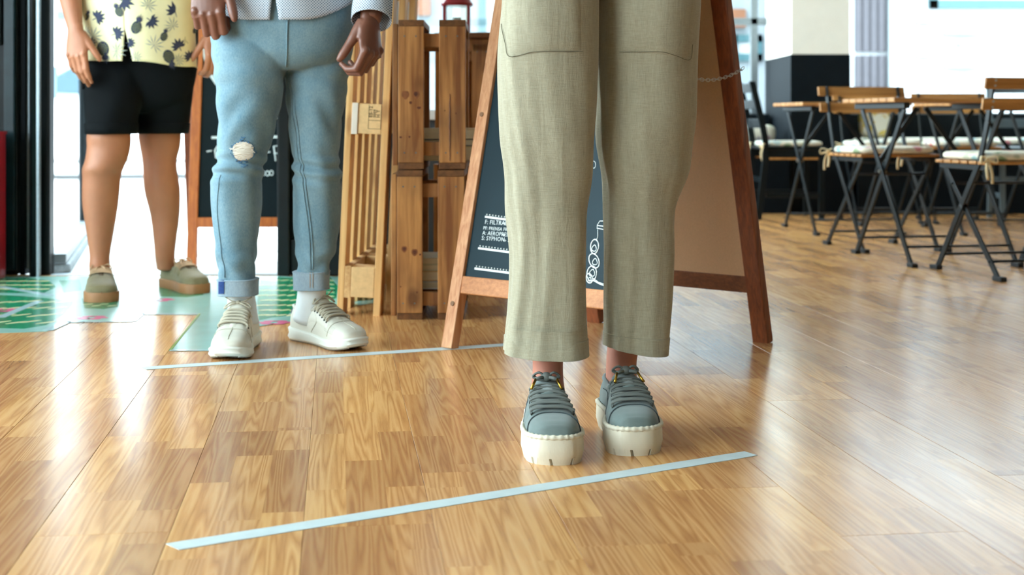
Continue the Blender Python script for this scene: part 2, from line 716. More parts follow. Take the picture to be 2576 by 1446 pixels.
# far wall: low black wall, big panes above
struct(MB().span((.1, 9.95, -.05), (4.4, 10.1, .63)).span((.1, 9.95, 2.9), (4.4, 10.1, 3.0)).link('wall_back', M['black_matte']))
window('window_4', (.1, 10.0), (1.86, 10.0), .63, 2.9, (0, .45, .93), (0, .3, 1), .05, M['facade_grey'])
window('window_5', (2.21, 10.0), (4.4, 10.0), .63, 2.9, (0, 1), (0, 1), .05, M['facade_grey'])
# pillar, cream above and black below
pil = struct(MB().span((1.826, 9.1, 1.034), (2.209, 10.02, 3.0)).link('wall_pillar', M['cream_wall'], bevel=.004))
MB().span((1.822, 9.096, 0), (2.213, 10.02, 1.034)).link('dado', M['black_matte'], pil, bevel=.004)

# ------------------------------------------------------------------ shop front at the entrance
def zat(py, d):
    return HC + (CY - py) * d / FPX


def xat(px, d):
    return (px - CX) * d / FPX


d1 = struct(MB().span((xat(90, TH), TH - .03, 0), (xat(131, TH), TH + .03, 2.6)).link('door_1', M['black'], bevel=.006))
MB().span((-3.2, TH - .02, 0), (xat(50, TH), TH + .06, 2.6)).link('panel', M['black'], d1, bevel=.01)
MB().span((-2.42, TH - .045, .9), (xat(14, TH), TH - .018, 2.5)).link('raised_panel', M['black'], d1, bevel=.01)
MB().span((xat(18, TH), TH - .04, .02), (xat(46, TH), TH - .018, 2.55)).link('moulding', plain('blue_black_gloss', rgb(20, 42, 50), .3, .3, spec=.25), d1, bevel=.006)
MB().span((xat(50, TH), TH - .0, 0), (xat(63, TH), TH + .05, 2.6)).link('jamb', M['black_matte'], d1)
MB().span((xat(63, TH), TH + .02, .02), (xat(71, TH), TH + .05, 2.6)).link('metal_strip', M['alu'], d1)
MB().span((xat(71, TH), TH + .01, .0), (xat(82, TH), TH + .05, 2.6)).link('jamb', M['black'], d1)
MB().span((xat(82, TH), TH - .01, .02), (xat(90, TH), TH + .05, 2.6)).link('metal_strip', M['alu'], d1)
MB().tube([(xat(100, TH), TH - .075, 0), (xat(100, TH), TH - .075, 2.6)], .014, 10).link('round_post', M['black'], d1, smooth=True)
MB().span((xat(110, TH), TH - .085, .0), (xat(116, TH), TH - .06, 2.6)).link('edge_strip', M['alu'], d1)
MB().span((-3.2, TH - .1, 2.6), (CORN[0], TH + .06, 3.0)).link('lintel', M['black'], d1)
MB().span((xat(133, TH), TH - .03, -.012), (xat(703, TH), TH + .03, .004)).link('threshold', M['alu'], d1, bevel=.002)
# glazed return of the shop front running out to the street
ra, rb = Vector((xat(131, TH), TH + .06, 0)), Vector((-2.262, 7.36, 0))
d2 = MB()
d2.bar(ra + Vector((0, 0, .012)), rb + Vector((0, 0, .012)), .10, .045, (1, .24, 0))
d2 = struct(d2.link('window_6', M['grey_stone'], bevel=.008))
q = MB().bar(ra + Vector((.0, 0, .055)), rb + Vector((.0, 0, .055)), .07, .04, (1, .24, 0)).bar(ra + Vector((0, 0, 2.55)), rb + Vector((0, 0, 2.55)), .07, .1, (1, .24, 0))
q.link('rail', plain('grey_rail', rgb(105, 116, 122), .4, .15), d2, bevel=.004)
MB().bar(rb, rb + Vector((0, 0, 2.6)), .05, .05).link('mullion', M['black'], d2, bevel=.004)
g = MB()
g.add([ra + Vector((0, 0, .075)), rb + Vector((0, 0, .075)), rb + Vector((0, 0, 2.5)), ra + Vector((0, 0, 2.5))], [(0, 1, 2, 3)])
g.link('pane', M['glass'], d2)
# black panelled leaf beside the opening
xa, xb = xat(703, TH), CORN[0] + .01
d3 = struct(MB().span((xa, TH - .02, .02), (xb, TH + .05, 2.6)).link('door_2', M['black_matte'], bevel=.004))
for x0, x1 in ((xa, xa + .05), (xb - .05, xb)):
    MB().span((x0, TH - .06, .0), (x1, TH - .015, 2.6)).link('stile', M['black'], d3, bevel=.008)
for z0, z1 in ((.0, .14), (1.0, 1.1), (2.45, 2.6)):
    MB().span((xa + .05, TH - .045, z0), (xb - .05, TH - .015, z1)).link('rail', M['black'], d3, bevel=.006)
MB().span((xa + .09, TH - .035, .19), (xb - .09, TH - .015, .95)).link('panel', M['black'], d3, bevel=.012)
MB().span((xa + .09, TH - .035, 1.15), (xb - .09, TH - .015, 2.4)).link('panel', M['black'], d3, bevel=.012)

# ------------------------------------------------------------------ outside: pavement, street, buildings, car
pv = struct(MB().span((-12, TH + .03, -.1), (12, 40, -.035)).link('pavement', M['asphalt']))
slab = MB().box((0, 0, 0), (.594, .594, .03)).link('paving_slab', M['pavement'], pv, bevel=.003)
slab.location = (-3.0, TH + .35, -.021)
for i in range(9):
    for j in range(7):
        if i == 0 and j == 0:
            continue
        c = slab.copy()
        COL.objects.link(c)
        c.parent = pv
        c.location = (-3.0 + i * .6 - .2 * (j % 2), TH + .35 + j * .6, -.021)


def building(label, x0, x1, y, h, mat, feats):
    b = thing('building', label, 'building', ((x0 + x1) / 2, y, 0))
    o = b.location
    MB().span((x0, y, 0), (x1, y + 3, h)).link('wall', mat, b, o)
    for f in feats:
        kind, m, xa_, za, xb_, zb = f[:6]
        if kind == 'window':
            q = MB()
            t = .09
            q.span((xa_, y - .06, za), (xb_, y, za + t)).span((xa_, y - .06, zb - t), (xb_, y, zb)).span((xa_, y - .06, za), (xa_ + t, y, zb)).span((xb_ - t, y - .06, za), (xb_, y, zb))
            w = q.link('window', m, b, o)
            MB().span((xa_ + t, y - .02, za + t), (xb_ - t, y - .005, zb - t)).link('pane', f[6] if len(f) > 6 else M['facade'], w, o)
        elif kind == 'shutter':
            q = MB()
            k = int((xb_ - xa_) / .07)
            for i in range(k):
                q.span((xa_ + i * (xb_ - xa_) / k, y - .05, za), (xa_ + (i + .6) * (xb_ - xa_) / k, y, zb))
            q.span((xa_, y - .03, za), (xb_, y, zb))
            q.link('shutter', m, b, o)
        else:
            MB().span((xa_, y - .1, za), (xb_, y, zb)).link(kind, m, b, o)
    return b


def fx(px, d):
    return xat(px, d)


YB = 15.0
building('white rendered building across the street behind the slatted tables', 3.15, 16, YB, 9, M['facade'],
         [('shutter', M['shutter'], fx(2150, YB), zat(130, YB), fx(2228, YB), zat(-60, YB)),
          ('shutter', M['shutter'], fx(2150, YB), zat(222, YB), fx(2228, YB), zat(140, YB)),
          ('ledge', M['facade_grey'], fx(2150, YB), zat(232, YB), fx(2230, YB), zat(222, YB)),
          ('pipe', M['facade_grey'], fx(2231, YB), 0, fx(2240, YB), 6),
          ('window', M['teal'], fx(2335, YB), zat(22, YB), fx(2640, YB), zat(-260, YB), M['facade'])] +
         [('course', M['facade_grey'], fx(2300 + 70 * (i % 3), YB), zat(60 + i * 28, YB), fx(2345 + 60 * ((i * 2) % 3), YB), zat(55 + i * 28, YB)) for i in range(6)])
YC = 17.0
building('pale building with teal window frames across the street behind the wooden crates', -2.5, 3.1, YC, 9, M['facade_grey'],
         [('vent', M['brown_vent'], fx(1836, YC), zat(70, YC), fx(1873, YC), zat(24, YC)),
          ('window', M['teal'], fx(1835, YC), zat(154, YC), fx(1916, YC), zat(88, YC)),
          ('window', M['teal'], fx(1205, YC), zat(108, YC), fx(1300, YC), zat(-40, YC)),
          ('window', M['teal'], fx(1205, YC), zat(215, YC), fx(1300, YC), zat(118, YC)),
          ('vent', M['brown_vent'], fx(1052, YC), zat(40, YC), fx(1085, YC), zat(-5, YC)),
          ('window', M['teal'], fx(1390, YC), zat(154, YC), fx(1480, YC), zat(20, YC)),
          ('door_panel', M['facade'], fx(1600, YC), 0, fx(1700, YC), 2.4)])
YD = 21.0
building('long pale building down the street seen through the entrance', -16, -2.6, YD, 9, M['facade_light'],
         [('column', M['teal'], fx(148, YD), .75, fx(164, YD), 4),
          ('column', M['shutter'], fx(196, YD), 0, fx(204, YD), 4),
          ('window', M['teal'], fx(20, YD), 1.0, fx(120, YD), 3.5),
          ('window', M['teal'], fx(330, YD), .7, fx(350, YD), 1.2),
          ('window', M['facade_grey'], fx(480, YD), .6, fx(680, YD), 2.2)])

car = thing('parked_car', 'white parked car blurred on the street beyond the entrance', 'car', (-4.25, 15.6, -.035), .12)
prof = [(-2.0, .25), (-2.02, .55), (-1.9, .72), (-1.35, .8), (-.75, 1.28), (.55, 1.32), (1.25, .92), (1.95, .82), (2.05, .6), (2.05, .25)]
q = MB()
q.rings([[Vector((x, s * wy, z)) for x, z in prof] for s, wy in ((-1, .80), (-1, .86), (1, .86), (1, .80))])
q.link('body', M['car_white'], car, smooth=True, auto=35, bevel=.03)
for s in (-1, 1):
    MB().add([(-1.2, s * .865, .84), (-.72, s * .865, 1.2), (.5, s * .865, 1.24), (1.1, s * .865, .92)], [(0, 1, 2, 3)])
    q = MB()
    q.rings([[Vector((x, y, z)) for x, z in ((-1.15, .85), (-.7, 1.2), (.5, 1.24), (1.05, .93))] for y in (s * .845, s * .87)])
    q.link('side_window', M['car_glass'], car)
    for wx in (-1.3, 1.3):
        w = MB().tube([(wx, s * .70, .3), (wx, s * .88, .3)], .3, 24).link('wheel', M['rubber'], car, bevel=.02)
        MB().tube([(wx, s * .86, .3), (wx, s * .89, .3)], .18, 18).link('hub_cap', M['alu'], w)

# ------------------------------------------------------------------ tape lines on the floor
M['tape'] = plain('white_tape', rgb(196, 212, 214), .5, .06, scale=(30, 30, 30))


def tape(a, b, w, label):
    a, b = Vector(a), Vector(b)
    d = (b - a).normalized()
    n = Vector((-d.y, d.x, 0))
    t = thing('tape_strip', label, 'tape', a, group=None)
    rs = []
    k = 40
    for i in range(k + 1):
        p = a + (b - a) * (i / k)
        wv = w * (1 + .03 * math.sin(i * 1.7))
        e = .008 * (1 if i in (0,) else 0)
        rs.append([p - n * wv / 2 + Vector((0, 0, .0002)) + d * e, p + n * wv / 2 + Vector((0, 0, .0002)), p + n * wv / 2 + Vector((0, 0, .0009)), p - n * wv / 2 + Vector((0, 0, .0009)) + d * e])
    MB().rings(rs).link('tape_band', M['tape'], t, a)
    return t


tape(G(427, 1377), G(1889, 1141), .037, 'white floor tape nearest the camera, in front of the grey sneakers')
tape(G(358, 927), G(1330, 863.5), .040, 'white floor tape farther back, under the white sneakers and the chalkboard foot')

# ------------------------------------------------------------------ leaf-printed vinyl on the floor at the entrance
M['vinyl'] = plain('vinyl_pale_teal', rgb(136, 182, 172), .22, .08, scale=(6, 6, 6))
M['leaf'] = plain('vinyl_leaf_green', rgb(18, 128, 88), .22, .18, scale=(8, 8, 8))
M['dash'] = plain('vinyl_cream', rgb(222, 214, 168), .25, .08)
M['pink'] = plain('vinyl_pink', rgb(206, 96, 134), .25, .1)
M['edge'] = plain('clear_tape_edge', rgb(176, 204, 208), .12, .05)
vin = thing('floor_vinyl', 'pale teal floor vinyl printed with green leaves at the entrance', 'floor vinyl', (-1.4, 5.0, 0))
VO = vin.location
outl = [(-260, 850), (0, 838), (118, 834), (168, 810), (335, 808), (357, 789), (502, 790), (428, 882), (575, 881), (650, 822), (735, 808), (840, 776), (948, 762)]
poly = [G(*p) for p in outl] + [Vector((-.50, 5.40, 0)), Vector((-2.7, 5.40, 0)), Vector((-2.7, 4.2, 0))]
me_poly = [(p.x, p.y) for p in poly]
MB().prism(me_poly, .0002, .0012).link('sheet', M['vinyl'], vin, VO)


def floor_patch(pts, z, name, mat):
    MB().prism([(G(*p).x, G(*p).y) for p in pts], .0012, z).link(name, mat, vin, VO)


def ell(cx, cy, rx, ry, n=20, a0=0, a1=2 * PI):
    return [(cx + rx * math.cos(a0 + (a1 - a0) * i / n), cy + ry * math.sin(a0 + (a1 - a0) * i / n)) for i in range(n)]


leaves = [
    [(-120, 752), (-20, 742), (60, 746), (130, 752), (185, 762), (160, 790), (118, 818), (60, 828), (-10, 826), (-80, 810)],
    [(-60, 706), (0, 702), (70, 700), (120, 706), (142, 722), (110, 738), (40, 738), (-60, 736)],
    [(655, 704), (700, 698), (745, 700), (752, 735), (745, 775), (720, 795), (680, 800), (652, 806), (648, 760)],
    [(205, 752), (240, 748), (292, 752), (296, 772), (262, 778), (214, 776)],
    [(755, 700), (830, 698), (850, 720), (846, 750), (800, 770), (756, 772)],
    [(372, 720), (430, 714), (505, 722), (512, 742), (470, 748), (400, 746)],
    [(150, 706), (200, 704), (205, 730), (160, 736)],
    [(862, 738), (900, 734), (938, 738), (938, 754), (880, 760)],
]
for lf in leaves:
    floor_patch(lf, .0016, 'printed_leaf', M['leaf'])
rd = random.Random(5)
dm = MB()


def dash(cx, cy, L, a, w):
    p = G(cx, cy)
    dd = Vector((math.cos(a), math.sin(a), 0))
    nn = Vector((-dd.y, dd.x, 0))
    pts = [p + dd * (L * math.cos(t)) + nn * (w * math.sin(t)) for t in [2 * PI * i / 10 for i in range(10)]]
    dm.prism([(q.x, q.y) for q in pts], .0014, .002)


for i in range(7):
    for j in range(4):
        dash(-70 + i * 38 - j * 14, 760 + j * 17 + rd.uniform(-2, 2), .036, .9, .009)
for i in range(6):
    for j in range(3):
        dash(-30 + i * 28 + 9 * (j % 2), 708 + j * 10, .022, .3, .014)
for i in range(4):
    for j in range(8):
        dash(668 + i * 24 - (j % 2) * 8, 706 + j * 12.5, .022, .5 + .2 * i, .010)
for i in range(4):
    for j in range(6):
        dash(772 + i * 20, 706 + j * 10, .02, 2.4, .006)
for i in range(4):
    dash(222 + i * 20, 766 + (i % 2) * 4, .016, .6, .007)
dm.link('printed_dashes', M['dash'], vin, VO)['kind'] = 'stuff'
for cx, cy in ((10, 781), (230, 800), (402, 755), (690, 812)):
    q = MB()
    for k in range(6):
        a = k * PI / 3
        p = G(cx, cy) + Vector((math.cos(a), math.sin(a), 0)) * .03
        q.prism([(p.x + .022 * math.cos(t), p.y + .013 * math.sin(t)) for t in [2 * PI * i / 9 for i in range(9)]], .0013, .0019)
    q.link('printed_flower', M['pink'], vin, VO)
for a, b, w in (((120, 832), (168, 810), .03), ((168, 811), (335, 809), .02), ((335, 808), (357, 789), .02), ((357, 790), (502, 791), .03), ((428, 882), (575, 882), .018), ((0, 722), (130, 744), .03), ((100, 758), (0, 800), .03)):
    p, q_ = G(*a), G(*b)
    MB().bar(p + Vector((0, 0, .0017)), q_ + Vector((0, 0, .0017)), w, .0008, Vector((0, 1, 0))).link('clear_tape', M['edge'], vin, VO)
MB().bar(G(502, 790) + Vector((0, 0, .0017)), G(428, 882) + Vector((0, 0, .0017)), .006, .001, (1, 0, 0)).link('green_edge', plain('green_edge', rgb(110, 140, 40), .4), vin, VO)

# ------------------------------------------------------------------ chalkboards
M['pine'] = wood('pine_post', rgb(218, 166, 122), rgb(172, 112, 70), 2, .5, 110, 3)
M['redwood'] = wood('stained_post', rgb(150, 80, 40), rgb(96, 44, 20), 2, .45, 110, 3)
M['rail_wood'] = wood('rail_wood', rgb(202, 138, 84), rgb(160, 100, 56), 0, .5, 110, 3)
M['rail_dark'] = wood('rail_dark', rgb(136, 80, 46), rgb(96, 52, 28), 0, .5, 110, 3)
M['orange_wood'] = wood('orange_wood', rgb(206, 116, 46), rgb(160, 78, 26), 2, .45, 80, 3)
M['slate'] = plain('slate_black', rgb(17, 40, 48), .55, .15, scale=(4, 4, 4), spec=.2)
M['slate2'] = plain('slate_black_far', rgb(16, 28, 32), .6, .15, scale=(4, 4, 4), spec=.12)
M['hardboard'] = plain('hardboard', rgb(206, 168, 130), .6, .05, scale=(200, 200, 200))
M['chalk'] = plain('chalk_white', rgb(226, 236, 236), .9, .05)


class ABoard:
    """leaning panel of an A-shaped board: L = left foot, u along the width, n towards the other panel, k = lean"""
    def __init__(s, L, u, n, k, w):
        s.L, s.u, s.n, s.k, s.w = Vector(L), Vector(u), Vector(n), k, w
        s.up = (Vector((0, 0, 1)) + s.n * k).normalized()
        s.out = s.u.cross(s.up)
        if s.out.dot(s.n) > 0:
            s.out = -s.out

    def p(s, a, z, o=0.0):
        return s.L + s.u * a + s.n * (s.k * z) + Vector((0, 0, z)) + s.out * o

    def hit(s, px, py, o=0.0):
        """where the line of sight of a pixel meets the panel"""
        e = Vector((0, 0, HC))
        d = W(px, py, 1.0) - e
        q = s.p(0, 0, o)
        t = (q - e).dot(s.out) / d.dot(s.out)
        return e + d * t


def panel(ab, root, o, H, pw, pt, rails, face_mat, post_mats, rail_mat, face_off=0.0, post_side=1, board_top=None, bevel=.003):
    """two posts, rails and a board"""
    for a, m in zip((0.0, ab.w), post_mats):
        MB().bar(ab.p(a, 0), ab.p(a, H), pw, pt, ab.u).link('post', m, root, o, bevel=bevel)
    for z0, z1 in rails:
        MB().bar(ab.p(pw / 2 - .004, (z0 + z1) / 2), ab.p(ab.w - pw / 2 + .004, (z0 + z1) / 2), z1 - z0, pt * .8, ab.up).link('rail', rail_mat, root, o, bevel=bevel)
    zt = board_top or rails[-1][0]
    bd = MB()
    a0, a1 = pw / 2 - .006, ab.w - pw / 2 + .006
    z0 = rails[0][1] - .006
    pts = [ab.p(a0, z0, face_off), ab.p(a1, z0, face_off), ab.p(a1, zt, face_off), ab.p(a0, zt, face_off)]
    back = [p - ab.out * .006 for p in pts]
    bd.add(pts + back, [(0, 1, 2, 3), (7, 6, 5, 4), (0, 4, 5, 1), (1, 5, 6, 2), (2, 6, 7, 3), (3, 7, 4, 0)])
    return bd.link('board', face_mat, root, o)


ang = math.radians(40.9)
U1 = Vector((math.cos(ang), -math.sin(ang), 0))
N1 = Vector((math.sin(ang), math.cos(ang), 0))
LB = Vector((-.166, 3.705, 0))
WB, SB, KB, HB = .575, .64, .23, 1.36
ab = thing('chalkboard_stand', 'wooden A-frame chalkboard with chalk menu standing behind the woman in wide trousers', 'chalkboard', LB)
f1 = ABoard(LB, U1, N1, KB, WB)
b1 = ABoard(LB + N1 * SB, U1, -N1, KB, WB)
brd = panel(f1, ab, LB, HB, .038, .03, ((.143, .190), (1.28, 1.33)), M['slate'], (M['pine'], M['pine']), M['rail_wood'], .004)
panel(b1, ab, LB, HB, .048, .03, ((.138, .186), (1.28, 1.33)), M['hardboard'], (M['redwood'], M['redwood']), M['rail_dark'], -.004)
for a in (0, WB):
    MB().bar(f1.p(a, 1.30) - N1 * .01, b1.p(a, 1.30) + N1 * .01, .05, .012, U1).link('hinge', M['steel'], ab, LB)
for bd_, a in ((f1, 0), (b1, WB)):
    for z in (.115, .62):
        q = bd_.p(a, z, .0155)
        MB().tube([q, q + bd_.out * .002], .0065, 14).link('peg', plain('peg_wood', rgb(120, 84, 52), .6), ab, LB)
# chain between the panels
ca, cb_ = f1.p(WB, .735), b1.p(WB, .745) + U1 * .02
nl = 24
cpts = []
for i in range(nl + 1):
    t = i / nl
    cpts.append(ca.lerp(cb_, t) + U1 * .024 - Vector((0, 0, .03 * 4 * t * (1 - t))))
for i in range(nl):
    c0, c1 = cpts[i], cpts[i + 1]
    d = (c1 - c0).normalized()
    sd = Vector((0, 0, 1)) if i % 2 else d.cross(Vector((0, 0, 1))).normalized()
    Lk = (c1 - c0).length * .72
    loop = []
    for j in range(13):
        a = 2 * PI * j / 12
        loop.append((c0 + c1) / 2 + d * (Lk * math.cos(a)) + sd * (.0042 * math.sin(a)))
    MB().tube(loop, .0010, 6).link('chain_link', M['steel'], ab, LB, smooth=True)


def chalk_bar(bd_, root, o, p0, p1, w, name='chalk_line', off=.0046):
    a, b = bd_.hit(*p0, off), bd_.hit(*p1, off)
    return MB().bar(a, b, w, .0006, bd_.up).link(name, M['chalk'], brd_parent, o)


def chalk_text(bd_, px, py, txt, size, o, off=.0046, slant=0.0, sx=1.0):
    p = bd_.hit(px, py, off) - o
    ux = bd_.u
    m = Matrix((ux * sx, bd_.up, bd_.out)).transposed().to_4x4()
    sh = Matrix.Identity(4)
    sh[0][1] = slant
    return text_mesh(txt, size, 'chalk_writing', M['chalk'], brd_parent, Matrix.Translation(p) @ m @ sh, .0003, -size * .004)


def stroke(bd_, pts, r, o, name='chalk_drawing', off=.0046, flat=.35):
    q = MB()
    q.tube([bd_.hit(a, b, off) for a, b in pts], r, 6)
    q.link(name, M['chalk'], brd_parent, o, smooth=True)


brd_parent = brd
for (x0, y0, x1, y1) in ((1220, 545, 1420, 572), (1203, 624, 1420, 652), (1194, 675, 1420, 704)):
    chalk_bar(f1, ab, LB, (x0, y0), (x1, y1), .0055)
    dq = MB()
    k = int((x1 - x0) / 7.4)
    for i in range(k):
        t = i / k
        c = f1.hit(x0 + 5 + (x1 - x0) * t, y0 - 5.5 + (y1 - y0) * t, .0046)
        dq.ball(c, .0021, None, 6, 4)
    dq.link('chalk_dots', M['chalk'], brd_parent, LB)
chalk_text(f1, 1219, 563, 'F: FILTRADO', .0165, LB, sx=.98)
chalk_text(f1, 1215, 577, 'PF: PRENSA FRANCESA', .0128, LB, sx=.98)
chalk_text(f1, 1213, 590, 'A: AEROPRESS', .0150, LB, sx=.98)
chalk_text(f1, 1211, 603, 'S: SYPHON', .0160, LB, sx=.98)
for (x, y) in ((1264, 561.5), (1287, 577), (1262, 590.5), (1265, 604)):
    stroke(f1, [(x, y), (x + 7, y + 1), (x + 4.5, y - 2), (x + 8, y + 1), (x + 4.5, y + 3)], .0009, LB)
chalk_text(f1, 1281, 568, '1 TAZA', .0165, LB)
chalk_text(f1, 1280, 594, '1/2', .017, LB)
chalk_text(f1, 1277, 608, '2/4', .019, LB)
# bottle and leaves drawn in chalk
stroke(f1, [(1541, 556), (1509, 556), (1503, 566), (1502, 574), (1535, 580)], .0012, LB)
stroke(f1, [(1503, 567), (1535, 571)], .0012, LB)
stroke(f1, [(1504, 577), (1504, 595), (1500, 606)], .0010, LB)


def loopp(cx, cy, rx, ry, rot=0.0, n=22, egg=0.0):
    out = []
    for i in range(n + 1):
        a = 2 * PI * i / n
        x, y = rx * math.cos(a) * (1 + egg * math.sin(a)), ry * math.sin(a)
        out.append((cx + x * math.cos(rot) - y * math.sin(rot), cy + x * math.sin(rot) + y * math.cos(rot)))
    return out


for (cx, cy, rx, ry, rot) in ((1496, 620, 10, 18, .1), (1495, 656, 12, 19, -.35), (1489, 688, 12, 19, .1), (1483, 700, 8, 12, -.2)):
    stroke(f1, loopp(cx, cy, rx, ry, rot), .0016, LB)
for (cx, cy, rx, ry, rot) in ((1495, 624, 5.5, 8, .2), (1497, 658, 6, 8, .1), (1490, 686, 6.5, 9, .2), (1484, 702, 3.5, 5, .2)):
    stroke(f1, loopp(cx, cy, rx, ry, rot, 14, .4), .0012, LB)
stroke(f1, [(1493, 700), (1505, 710), (1530, 718)], .0014, LB)
stroke(f1, [(1494, 706), (1508, 714), (1530, 722)], .0014, LB)
stroke(f1, loopp(1493.5, 414, 5, 9), .0008, LB)

# far chalkboard at the door, framed in orange wood
D2 = 5.70
L2 = Vector((xat(482, D2), D2, 0))
ab2 = thing('chalkboard_stand', 'orange framed A-frame chalkboard standing outside the entrance behind the man in jeans', 'chalkboard', L2)
f2 = ABoard(L2, (1, 0.02, 0), (-.02, 1, 0), .16, .415)
b2 = ABoard(L2 + Vector((-.09, .42, 0)), (1, 0.02, 0), (.02, -1, 0), .16, .415)
brd_parent = panel(f2, ab2, L2, 1.35, .04, .03, ((.165, .205), (1.27, 1.32)), M['slate2'], (M['orange_wood'], M['orange_wood']), M['orange_wood'], .004)
panel(b2, ab2, L2, 1.35, .04, .03, ((.165, .205), (1.27, 1.32)), M['hardboard'], (M['redwood'], M['redwood']), M['rail_dark'], -.004)
stroke(f2, [(682, 325), (697, 248), (708, 325)], .004, L2)
stroke(f2, [(687, 297), (706, 296)], .0035, L2)
chalk_bar(f2, ab2, L2, (532, 346), (700, 344), .011)
stroke(f2, [(520, 381), (533, 379)], .003, L2)
stroke(f2, [(560, 368), (548, 366), (541, 378), (543, 396), (556, 402)], .0035, L2)
stroke(f2, [(672, 383), (680, 382)], .003, L2)
stroke(f2, [(694, 405), (689, 368), (706, 366)], .0035, L2)
stroke(f2, [(689, 386), (704, 385)], .003, L2)
stroke(f2, [(657, 442), (657, 430), (664, 430), (665, 442)], .0022, L2)
stroke(f2, loopp(673, 436, 4.5, 6), .0022, L2)
stroke(f2, loopp(683, 435, 4.5, 6), .0022, L2)
stroke(f2, [(505, 112), (512, 128), (528, 185), (545, 210), (570, 220)], .009, L2)
cord = [W(645, 565, 5.75), W(650, 580, 5.76), W(662, 586, 5.76), W(674, 578, 5.76), W(678, 565, 5.75)]
MB().tube([Vector(p) for p in catmull([tuple(c) for c in cord], 16)], .0016, 6).link('cord', M['rubber'], ab2, L2)

# ------------------------------------------------------------------ upright pallet
M['pallet'] = wood('pallet_pine', rgb(226, 184, 122), rgb(184, 134, 76), 2, .65, 60, 2.2, knots=.5)
M['pallet_h'] = wood('pallet_pine_cross', rgb(220, 180, 122), rgb(170, 124, 74), 1, .65, 60, 2.2)
M['chip'] = plain('pressed_wood_block', rgb(214, 178, 124), .7, .1, scale=(60, 60, 60), bump=.3, bscale=(200, 200, 200))
PX0, PY0 = -.545, 4.32
pal = thing('pallet', 'pale pine transport pallet standing on end beside the stained crates', 'pallet', (PX0, PY0, 0))
pal.rotation_euler = (0, math.radians(2.6), math.radians(-1.2))
for y, w in ((.05, .10), (.225, .10), (.40, .12), (.575, .10), (.75, .10)):
    MB().span((0, y - w / 2, .0), (.020, y + w / 2, 1.2)).link('deck_board', M['pallet'], pal, bevel=.002)
for z in (.107, .615, 1.093):
    MB().span((.020, .0, z - .05), (.040, .80, z + .05)).link('cross_board', M['pallet_h'], pal, bevel=.002)
blk0 = None
for y in (.05, .40, .75):
    for z in (.107, .615, 1.093):
        bk = MB().span((.040, y - .05, z - .047), (.113, y + .05, z + .047)).link('block', M['chip'], pal, bevel=.003)
        if y == .05 and z == .615:
            blk0 = bk
for y in (.05, .40, .75):
    MB().span((.113, y - .05, .0), (.135, y + .05, 1.2)).link('skid_board', M['pallet'], pal, bevel=.002)
MB().span((.020, -.004, .566), (.0385, .1, .663)).link('grey_end', plain('sawn_grey', rgb(206, 196, 180), .8, .1), pal, bevel=.002)
M['stamp'] = plain('stamp_ink', rgb(74, 62, 36), .8, .1)
sm = Matrix.Translation((.083, -.0006, .668)) @ Matrix(((0, -1, 0), (0, 0, -1), (1, 0, 0))).to_4x4()
for i, tx in enumerate(('ES-12', '0009', 'H T')):
    m = Matrix.Translation((.083 + i * .0115, -.0004, .620)) @ Matrix(((0, -1, 0, 0), (0, 0, -1, 0), (1, 0, 0, 0), (0, 0, 0, 1)))
    text_mesh(tx, .0145 if i != 1 else .012, 'stamp', M['stamp'], blk0, m, .0002, .0002)
q = MB()
for a, b in (((.072, .585), (.111, .585)), ((.072, .611), (.111, .611)), ((.072, .585), (.072, .660)), ((.1105, .585), (.1105, .660))):
    q.bar((a[0], -.0005 + .0, a[1]), (b[0], -.0005, b[1]), .0012, .0004, (0, 0, 1) if a[1] == b[1] else (1, 0, 0))
q.v = [(x, y, z) for x, y, z in q.v]
q.link('stamp_frame', M['stamp'], blk0)

# ------------------------------------------------------------------ crates, books, lantern
M['crate'] = wood('stained_crate', rgb(200, 142, 82), rgb(132, 80, 40), 2, .5, 45, 2.4, contrast=(.40, .60), knots=.8, grey=rgb(120, 84, 52))
M['crate_dark'] = wood('stained_crate_end', rgb(134, 88, 48), rgb(88, 54, 28), 1, .6, 60, 3)
M['crate_in'] = wood('crate_inner', rgb(176, 122, 70), rgb(120, 76, 40), 2, .6, 50, 2.4)
M['nail'] = plain('nail_head', rgb(120, 120, 116), .4, .1, metal=.7)


def make_crate(label, loc, rz=0):
    """crate stood on its end: two vertical slats per side, end boards above and below; .222 x .31 x .46"""
    t = thing('wooden_crate', label, 'crate', loc, rz, 'stained wooden crates')
    w, dp, h = .222, .31, .455
    for x, hw_ in ((-.0495, .039), (.0765, .0405)):
        s = MB().span((x - hw_, 0, .02), (x + hw_, .014, h - .02)).link('slat', M['crate'], t, bevel=.002)
        for zz in (.05, h - .05):
            for dx in (-.02, .015):
                MB().tube([(x + dx, -.0008, zz), (x + dx, .002, zz)], .0028, 8).link('nail', M['nail'], s)
        MB().span((x - hw_, dp - .014, .02), (x + hw_, dp, h - .02)).link('slat', M['crate'], t, bevel=.002)
        for z0, z1 in ((0, .0195), (h - .0195, h)):
            MB().span((x - hw_, .002, z0), (x + hw_, dp - .002, z1)).link('end_board', M['crate_dark'], t, bevel=.002)
    for y in (.05, .155, .26):
        MB().span((-.106, y - .048, .012), (-.0905, y + .048, h - .012)).link('bottom_slat', M['crate'], t, bevel=.002)
    for z in (.062, h - .062):
        for y in (.024, dp - .024):
            MB().span((-.089, y - .0095, z - .021), (.112, y + .0095, z + .021)).link('batten', M['crate_in'], t, bevel=.002)
    return t


